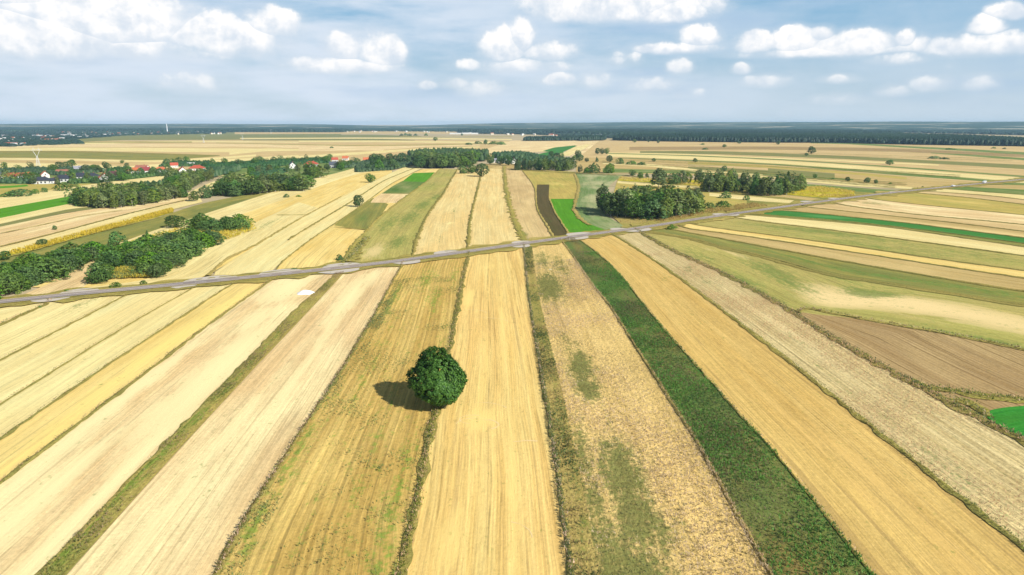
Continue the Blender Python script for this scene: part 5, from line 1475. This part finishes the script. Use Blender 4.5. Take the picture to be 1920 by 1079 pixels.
M['forest'] = foliage_mat('forest_canopy', (.008, .026, .014), (.020, .052, .022), var=.05, trans=.0)
M['hedge'] = foliage_mat('hedge_canopy', (.022, .070, .018), (.085, .160, .045), var=.05, trans=.0)
canopy('woodland', [(770, 305), (800, 307), (915, 303), (918, 297), (860, 292), (790, 294), (768, 299)], 6, 12, 18, M['hedge'], 'back part of the tall wood in the middle distance', 'wood')
canopy('woodland', [(968, 311), (1074, 314), (1070, 308), (1020, 302), (975, 301), (930, 300), (922, 295), (965, 293), (925, 292), (985, 294), (1010, 299)], 6, 8, 12, M['hedge'], 'back part of the wood behind the yellow grass field', 'wood')
canopy('woodland', [(155, 378), (230, 368), (300, 355), (372, 342), (455, 320), (400, 324), (312, 350), (225, 364)], 5, 7, 9.5, M['hedge'], 'thick undergrowth inside the birch belt below the village', 'wood')
for px in ([(0, 325), (60, 327), (110, 330), (175, 326), (200, 322), (180, 317), (120, 318), (60, 318), (0, 322)], [(0, 344), (60, 346), (75, 343), (30, 340), (0, 340)], [(125, 345), (185, 343), (300, 331), (290, 328), (220, 335), (150, 340)],
           [(200, 326), (250, 322), (245, 318), (205, 320)], [(300, 314), (400, 312), (395, 306), (330, 306)], [(380, 318), (470, 316), (560, 310), (620, 306), (610, 299), (540, 302), (470, 306), (400, 310)], [(470, 336), (520, 330), (545, 320), (500, 318), (470, 322)],
           [(632, 318), (668, 314), (665, 307), (640, 310)], [(668, 324), (735, 320), (780, 310), (770, 303), (690, 302), (668, 312)]):
    canopy('hedge', px, 4, 2.5, 5.5, M['hedge'], 'tangled garden hedges and shrubs between the village houses', 'hedge')
canopy('woodland', [(980, 265), (1070, 264.5), (1120, 263), (1118, 260), (1060, 261), (990, 262)], 8, 11, 15, M['forest'], 'dark plantation strip in front of the far village', 'wood')
canopy('woodland', [(1087, 265), (1135, 264), (1135, 261), (1090, 261)], 8, 14, 19, M['forest'], 'small dark copse at the end of the plantation strip', 'wood')

def far_poly(pts):      # (u, distance in metres)
    return [((u - CX) / F * d * .972 + 0, d) for u, d in pts]
def rowd(v): return G(CX, v)[1]

fr = [(u, rowd(v)) for u, v in ((1150, 264), (1257, 266), (1335, 267), (1435, 268), (1565, 268.5), (1690, 271.5), (1815, 273.5), (1920, 275), (2100, 279))]
canopy('forest', None, 8.5, 14, 21, M['forest'], 'nearer edge of the wide dark forest on the right', 'forest', polyw=far_poly(fr + [(2100, 1800), (1920, 2250), (1800, 2850), (1690, 3200), (1440, 3300), (1180, 3300)]), cap=26000)
canopy('forest', None, 20, 17, 24, M['forest'], 'far body of the wide dark forest on the right', 'forest', polyw=far_poly([(1160, 3250), (1440, 3250), (1700, 3150), (1680, 4000), (1600, 4800), (1440, 5400), (1180, 5600), (1000, 5600), (860, 5400), (860, 4600), (1000, 4300)]), cap=17000)
canopy('forest', None, 16, 8, 12, M['forest'], 'trees among the far village before the forest', 'forest', polyw=far_poly([(860, 4300), (1000, 3900), (1150, 2900), (1240, 2500), (1200, 3300), (1100, 4200), (860, 4900)]), cap=5000)
canopy('forest', None, 22, 15, 20, M['forest'], 'dark forest on the horizon at the left', 'forest', polyw=far_poly([(-120, 5200), (300, 5000), (640, 4900), (655, 5300), (640, 6800), (300, 7000), (-120, 7000)]), cap=17000)
canopy('forest', None, 24, 8, 15, M['forest'], 'scattered trees on the hazy plain in the middle of the horizon', 'forest', polyw=far_poly([(640, 5600), (860, 5200), (960, 6000), (940, 7500), (640, 7500)]), cap=2600)
canopy('forest', None, 24, 10, 16, M['forest'], 'wooded countryside beyond the forest at right', 'forest', polyw=far_poly([(1600, 5300), (1960, 3500), (2100, 3600), (2000, 5200), (1700, 6500)]), cap=3500)
# trees of the far left town
canopy('town_trees', None, 17, 5, 10, M['forest'], 'trees between the houses of the far town at left', 'trees', polyw=far_poly([(-100, 1680), (0, 1800), (60, 1950), (150, 2080), (130, 2700), (240, 3600), (420, 4300), (420, 4900), (100, 4900), (-100, 4300)]), cap=4200)

# ------------------------------------------------------------------ far houses: one small mesh each
def small_house_mesh(L, D, H, RH, wall, roof):
    v, f = box(-L / 2, L / 2, -D / 2, D / 2, 0, H)
    V = [tuple(x) for x in v] + [(-L / 2, 0, H + RH), (L / 2, 0, H + RH)]
    faces = [list(x) for x in f] + [[4, 8, 7], [5, 6, 9]]
    e = .5
    k = len(V)
    V += [(-L / 2 - e, -D / 2 - e, H - .2), (L / 2 + e, -D / 2 - e, H - .2), (L / 2 + e, D / 2 + e, H - .2), (-L / 2 - e, D / 2 + e, H - .2), (-L / 2 - e, 0, H + RH + .15), (L / 2 + e, 0, H + RH + .15)]
    rfs = [[k, k + 1, k + 5, k + 4], [k + 2, k + 3, k + 4, k + 5]]
    me = bpy.data.meshes.new('far_house'); me.from_pydata(V, [], faces + rfs)
    me.materials.append(wall); me.materials.append(roof)
    for p in me.polygons:
        if p.index >= len(faces): p.material_index = 1
    return me
FH = [small_house_mesh(random.uniform(10, 15), random.uniform(8, 10), random.uniform(4, 6), random.uniform(2.5, 4), WALL_M[random.choice(['white', 'white', 'cream'])], ROOF_M[r]) for r in
      ('red', 'pale', 'grey', 'orange', 'pale', 'brick', 'slate', 'pale', 'grey')]
SHED = [small_house_mesh(40, 18, 6, 2, WALL_M['white'], ROOF_M['pale']), small_house_mesh(60, 16, 5, 2, WALL_M['cream'], ROOF_M['pale']), small_house_mesh(34, 16, 6, 2, WALL_M['white'], ROOF_M['red'])]
def far_house(x, y, label, group=None, me=None, rot=None):
    o = bpy.data.objects.new('far_house', me or random.choice(FH)); C.objects.link(o)
    o.location = (x, y, 0); o.rotation_euler = (0, 0, rad(random.uniform(-60, 60)) if rot is None else rot)
    s = random.uniform(.8, 1.2); o.scale = (s, s, s)
    o['label'] = label; o['category'] = 'house'
    if group: o['group'] = group
def scatter_houses(poly, n, label, group):
    w = far_poly(poly)
    w = np.array(w); lo, hi = w.min(0), w.max(0); c = 0
    while c < n:
        q = rng.uniform(lo, hi)
        ins = False; j = len(w) - 1
        for i in range(len(w)):
            if (w[i][1] > q[1]) != (w[j][1] > q[1]) and q[0] < (w[j][0] - w[i][0]) * (q[1] - w[i][1]) / (w[j][1] - w[i][1]) + w[i][0]: ins = not ins
            j = i
        if ins: far_house(q[0], q[1], label, group); c += 1
scatter_houses([(-60, 1750), (0, 1830), (60, 1980), (150, 2150), (130, 2700), (220, 3500), (60, 3500), (-60, 3000)], 52, 'small pale house of the far town at the left edge', 'houses of the far town at left')
scatter_houses([(100, 3400), (330, 3700), (460, 4200), (440, 4700), (100, 4600)], 60, 'tiny white house of the distant town strip on the left horizon', 'houses of the distant town strip')
scatter_houses([(850, 4100), (1000, 3500), (1150, 2750), (1190, 2900), (1130, 3500), (990, 4400), (860, 4700)], 44, 'tiny white house of the village in front of the forest', 'houses before the far forest')
scatter_houses([(640, 4900), (850, 4700), (900, 5600), (680, 5600)], 22, 'speck of a house on the hazy horizon in the middle', 'houses on the hazy horizon')
for i, (u, v, k, lab) in enumerate(((850, 252, 0, 'first white shed in a row before the forest at left'), (860, 252, 0, 'second white shed in a row before the forest at left'), (874, 252, 0, 'third white shed in a row before the forest, a tall one'),
        (890, 252, 0, 'wide white shed in the row before the forest'), (1035, 254, 2, 'long red roofed barn of the far village'), (1047, 254.5, 1, 'long cream barn right of the red roofed one'), (1078, 255, 0, 'white barn of the far village by the plantation'),
        (1090, 254, 0, 'bright white house right of the white barn'), (1120, 256, 0, 'bright white shed left of the copse'), (1152, 252, 0, 'lone white house at the forest edge'), (1181, 255, 0, 'left of two white farm sheds under the forest'), (1196, 256, 0, 'right of two white farm sheds under the forest'),
        (72, 257, 0, 'long white shed in the middle of the far town'), (125, 256, 0, 'white shed right of the long one in the far town'), (168, 256, 1, 'cream barn at the start of the field wall of sheds'), (200, 255, 1, 'second long cream barn of the field wall of sheds'), (228, 254, 1, 'third long cream barn of the field wall of sheds'),
        (294, 248, 0, 'white hall left of the tall chimney'), (304, 248, 0, 'white hall beside the tall chimney'), (340, 251, 2, 'red roofed barn right of the tall chimney'), (422, 246.5, 0, 'lone white house under the left horizon forest'), (598, 244, 0, 'lone white house under the right end of the horizon forest'),
        (760, 244, 1, 'long cream hall on the hazy horizon, left'), (800, 244, 2, 'long red roofed hall on the hazy horizon'), (830, 244, 1, 'long cream hall on the hazy horizon, right'), (23, 273, 2, 'brick roofed farmhouse at the near corner of the far town'))):
    g = G(u, v)
    far_house(g[0], g[1], lab, me=SHED[k], rot=rad(random.uniform(-12, 12)))

# ------------------------------------------------------------------ chimney, pylons, hills
WHITE = plain('painted_white', (.82, .82, .82), .6, .05, .3)
STEEL = plain('galvanised_steel', (.62, .64, .66), .5, .08, 1)
g = G(314, 249)
root = bpy.data.objects.new('chimney_tower', None); C.objects.link(root); root.location = (g[0], g[1], 0)
root['label'] = 'tall slender white chimney standing in the distant town'; root['category'] = 'chimney'
v, f = join([tube((0, 0, 0), (0, 0, 30), 3.4, 2.6, 16), tube((0, 0, 30), (0, 0, 58), 2.6, 2.0, 16)]); mesh_obj('shaft', v, f, WHITE, parent=root, smooth_=True)
v, f = tube((0, 0, 57), (0, 0, 59), 2.6, 2.5, 16); mesh_obj('rim', v, f, STEEL, parent=root)

def pylon_meshes():
    H = 26.0; s = .11
    def bar(a, b, w=s): return tube(a, b, w, w, 4)
    # two lattice legs to a waist, a V shaped head, a cross arm
    body = []
    for sx in (-1, 1):
        for sy in (-1, 1):
            body.append(bar((sx * 2.4, sy * 1.6, 0), (sx * .7, sy * .5, 14)))
    for i in range(6):
        z0, z1 = i * 14 / 6, (i + 1) * 14 / 6
        w0, w1 = 2.4 - 1.7 * i / 6, 2.4 - 1.7 * (i + 1) / 6
        for sy in (-1, 1):
            body.append(bar((-w0, sy * w0 * .67, z0), (w1, sy * w1 * .67, z1), .09)); body.append(bar((w0, sy * w0 * .67, z0), (-w1, sy * w1 * .67, z1), .09))
        for sx in (-1, 1):
            body.append(bar((sx * w0, -w0 * .67, z0), (sx * w1, w1 * .67, z1), .09))
    head = []
    for sx in (-1, 1):
        for sy in (-.5, .5):
            head.append(bar((sx * .7, sy, 14), (sx * 4.2, sy, 21))); head.append(bar((sx * 4.2, sy, 21), (sx * 3.2, sy, 26)))
        for i in range(4):
            t0, t1 = i / 4, (i + 1) / 4
            head.append(bar((sx * (.7 + 3.5 * t0), -.5, 14 + 7 * t0), (sx * (.7 + 3.5 * t1), .5, 14 + 7 * t1), .08))
    arm = []
    for sy in (-.4, .4):
        arm.append(bar((-8, sy * .3, 22), (8, sy * .3, 22))); arm.append(bar((-5, sy, 23.2), (5, sy, 23.2))); arm.append(bar((-8, 0, 22), (-5, sy, 23.2), .1)); arm.append(bar((8, 0, 22), (5, sy, 23.2), .1))
    for i in range(10):
        x = -5 + i; arm.append(bar((x, .2, 22), (x + 1, .2, 23.2), .07))
    ins = [bar((x, 0, 22), (x, 0, 20.2), .14) for x in (-7.6, 0, 7.6)]
    out = []
    for n_, ps in (('tower_body', body), ('tower_head', head), ('cross_arm', arm)):
        v, f = join(ps); out.append((n_, raw_mesh(n_, v, f, STEEL)))
    for p in ins:
        out.append(('insulator', raw_mesh('insulator', p[0], p[1], GLASS)))
    return out
PM = pylon_meshes()
for (u, v, lab) in ((72, 311, 'nearest lattice power pylon behind the village trees'), (382, 268, 'second lattice pylon on the far plain'), (455, 262.5, 'third lattice pylon by the end of the green strip'), (508, 251, 'fourth pylon before the horizon forest'),
                  (546, 249, 'fifth pylon before the horizon forest'), (577, 246.5, 'sixth pylon before the horizon forest'), (601, 245, 'seventh pylon beside the lone white house'), (621, 244.3, 'farthest pylon at the end of the horizon forest')):
    g = G(u, v)
    root = bpy.data.objects.new('power_pylon', None); C.objects.link(root); root.location = (g[0], g[1], 0); root.rotation_euler = (0, 0, rad(12))
    root['label'] = lab; root['category'] = 'pylon'; root['group'] = 'pylons of the power line across the plain'
    for n_, me in PM:
        o = bpy.data.objects.new(n_, me); C.objects.link(o); o.parent = root

def hill_material():
    m, t, b, out = new_mat('wooded_hills')
    pos = t.n('ShaderNodeNewGeometry').outputs[0]
    n = t.noise(t.mapv(pos, (.0012, .0022, .002)), 1, 5, .6)
    f_ = t.noise(t.mapv(pos, (.03, .03, .03)), 1, 3, .7)
    c = t.mix(f_, (.018, .040, .018), (.045, .080, .035))
    c = t.mix(t.ramp(n, .55, .60), c, (.36, .32, .20))
    t.put(b.inputs['Base Color'], c); b.inputs['Roughness'].default_value = 1; b.inputs['Specular IOR Level'].default_value = 0
    return m
def hills():
    n = 360; rings = [7000, 7900, 8800, 9700, 10500, 11200, 12100, 13200]
    prof = [-6, 8, 22, 36, 48, 58, 60, 30]
    r = np.random.default_rng(5)
    ph = r.uniform(0, 6.28, 12)
    V = []
    for k, (R_, h) in enumerate(zip(rings, prof)):
        for i in range(n):
            a = 2 * math.pi * i / n
            th = math.atan2(math.cos(a), math.sin(a))     # azimuth from +y
            s = 1 + .12 * math.sin(3 * a + ph[0]) + .08 * math.sin(7 * a + ph[1] + k) + .06 * math.sin(13 * a + ph[2] + k * .7) + .03 * math.sin(41 * a + ph[3] + k)
            rise = 1.0 + .30 * (1 / (1 + math.exp(-(th - .10) * 14)))      # a little higher to the right of the view
            gap = 1 - .55 * math.exp(-((th + .16) / .07) ** 2)
            V.append((R_ * math.cos(a), R_ * math.sin(a), h * (s * rise * gap if h > 0 else 1)))
    Fc = []
    for k in range(len(rings) - 1):
        for i in range(n):
            j = (i + 1) % n
            Fc.append((k * n + i, (k + 1) * n + i, (k + 1) * n + j, k * n + j))
    o = mesh_obj('hills', V, Fc, hill_material(), smooth_=True); o['kind'] = 'structure'
hills()

# ------------------------------------------------------------------ heaps, cars
def heap(name, u, v, rx, ry, h, mat, label, cat):
    g = G(u, v); V = []; n = 28; rings = 7
    for k in range(rings):
        t = k / (rings - 1)
        for i in range(n):
            a = 2 * math.pi * i / n
            s = (1 - t) * (1 + .16 * math.sin(2 * a + 1) + .10 * math.sin(5 * a) + .07 * random.uniform(-1, 1))
            V.append((g[0] + rx * s * math.cos(a), g[1] + ry * s * math.sin(a), .05 + h * (1 - (1 - t) ** 1.6) * (1 + .06 * random.uniform(-1, 1)) + (0 if k else -.1)))
    Fc = [(k * n + i, k * n + (i + 1) % n, (k + 1) * n + (i + 1) % n, (k + 1) * n + i) for k in range(rings - 1) for i in range(n)]
    o = mesh_obj(name, V, Fc, mat, smooth_=True); o['label'] = label; o['category'] = cat
heap('lime_heap', 573, 552, 3.3, 3.2, 1.5, plain('lime_powder', (.86, .85, .82), .95, .04, 1.5, 0), 'white heap of lime on the pale field by the green balk', 'heap')
heap('straw_heap', 1032, 507, 1.4, 2.4, .5, plain('straw_pile', (.66, .58, .36), .95, .2, 2.5, 0), 'small pale straw heap at the top of the fallow strip', 'heap')

CAR_W = plain('car_paint_white', (.80, .80, .80), .3, .02, 1, .5)
TYRE = plain('tyre_rubber', (.02, .02, .02), .9, .1, 4)
def car(u, v, label, van=False, side=1):
    g = G(u, v)
    i = np.argmin(((verge_line - g) ** 2).sum(1)); i = min(max(i, 1), len(verge_line) - 2)
    t = verge_line[i + 1] - verge_line[i - 1]; ang = math.atan2(t[1], t[0])
    # put it on its lane
    nn = np.array([-math.sin(ang), math.cos(ang)])
    j = np.argmin(((rl - g) ** 2).sum(1)); p = rl[j] + nn * 1.6 * side
    root = bpy.data.objects.new('car', None); C.objects.link(root); root.location = (p[0], p[1], ZC[0]); root.rotation_euler = (0, 0, ang + (math.pi if side > 0 else 0))
    root['label'] = label; root['category'] = 'car'
    L = 5.2 if van else 4.4; W = .92
    if van: prof = [(-L / 2, .4), (-L / 2, 1.9), (-L / 2 + .2, 2.1), (L / 2 - 1.7, 2.1), (L / 2 - .9, 1.25), (L / 2, 1.0), (L / 2, .4)]
    else: prof = [(-L / 2, .35), (-L / 2, .95), (-L / 2 + .5, 1.02), (-L / 2 + 1.1, 1.45), (.5, 1.45), (1.2, .98), (L / 2, .85), (L / 2, .35)]
    n = len(prof)
    V = [(x, -W, z) for x, z in prof] + [(x, W, z) for x, z in prof]
    me = bpy.data.meshes.new('body'); me.from_pydata(V, [], [list(range(n)), list(range(2 * n - 1, n - 1, -1))] + [[i, i + n, (i + 1) % n + n, (i + 1) % n] for i in range(n)])
    me.materials.append(CAR_W); o = bpy.data.objects.new('body', me); C.objects.link(o); o.parent = root
    z0, z1 = (1.3, 1.85) if van else (1.02, 1.36)
    for s in (-1, 1):
        v_, f_ = box(-L / 2 + 1.0, .7, s * (W + .01) - .01, s * (W + .01) + .01, z0, z1); mesh_obj('side_window', v_, f_, GLASS, parent=root)
    v_, f_ = box(.75, 1.0, -.8, .8, z0 + .05, z1 + .02); w_ = mesh_obj('windscreen', v_, f_, GLASS, parent=root)
    for x in (-L / 2 + .85, L / 2 - .85):
        for s in (-1, 1):
            v_, f_ = tube((x, s * W * .98 - .1, .33), (x, s * W * .98 + .1, .33), .33, .33, 14)
            f2 = np.vstack([f_]); mesh_obj('wheel', v_, f2, TYRE, parent=root)
car(1846, 345, 'white van on the far end of the road at right', True, 1)
car(1789, 352, 'small white car on the far road left of the van', False, -1)

# pale arcs where the combine turned
M['straw_arc'] = plain('straw_arc', (.76, .57, .27), 1, .2, 2, 0)
ZK = ZC[0]; ZC[0] = FIELD_Z + .003
for (u, v, r_, a0, a1) in ((893, 800, 4.2, .3, 3.0), (885, 790, 2.6, 1.0, 4.6), (908, 800, 2.9, -1.0, 2.2), (900, 775, 6.0, .4, 1.8), (935, 1010, 5.0, -.1, 1.2), (880, 590, 5.5, 0, 2.2), (905, 610, 8.5, .2, 1.9)):
    g = G(u, v)
    arc = np.array([[g[0] + r_ * math.cos(a), g[1] + r_ * .8 * math.sin(a)] for a in np.linspace(a0, a1, 22)])
    ribbon('straw_arc', None, .22, .12, M['straw_arc'], world=arc, jit=.9, step=.5)
for (px) in ([(962, 832), (985, 830), (1008, 831)],):
    ribbon('straw_arc', px, .30, .25, M['straw_arc'], jit=.9, step=.8)
ZC[0] = ZK

# thin roadside posts
POST = plain('post_wood', (.18, .10, .06), .8, .2, 3)
g = G(1727, 358)
v, f = tube((0, 0, 0), (0, 0, 3.2), .12, .10, 8)
o = mesh_obj('roadside_post', v, f, POST); o.location = (g[0], g[1] + 6, 0); o['label'] = 'brown wooden post beside the far road'; o['category'] = 'post'

# ------------------------------------------------------------------ air
def haze():
    v, f = box(-13500, 13500, -13500, 13500, -9, 92)
    me = bpy.data.meshes.new('haze'); me.from_pydata([tuple(x) for x in v], [], [list(x) for x in f])
    m = bpy.data.materials.new('air'); m.use_nodes = True; nt = m.node_tree; nt.nodes.clear()
    out = nt.nodes.new('ShaderNodeOutputMaterial'); pv = nt.nodes.new('ShaderNodeVolumePrincipled')
    pv.inputs['Color'].default_value = (.50, .78, 1.0, 1)
    pv.inputs['Density'].default_value = 0.00006
    pv.inputs['Anisotropy'].default_value = 0.0
    nt.links.new(pv.outputs[0], out.inputs['Volume'])
    me.materials.append(m)
    o = bpy.data.objects.new('haze', me); C.objects.link(o); o['kind'] = 'stuff'; o['label'] = 'thin blue haze lying over the plain'
haze()
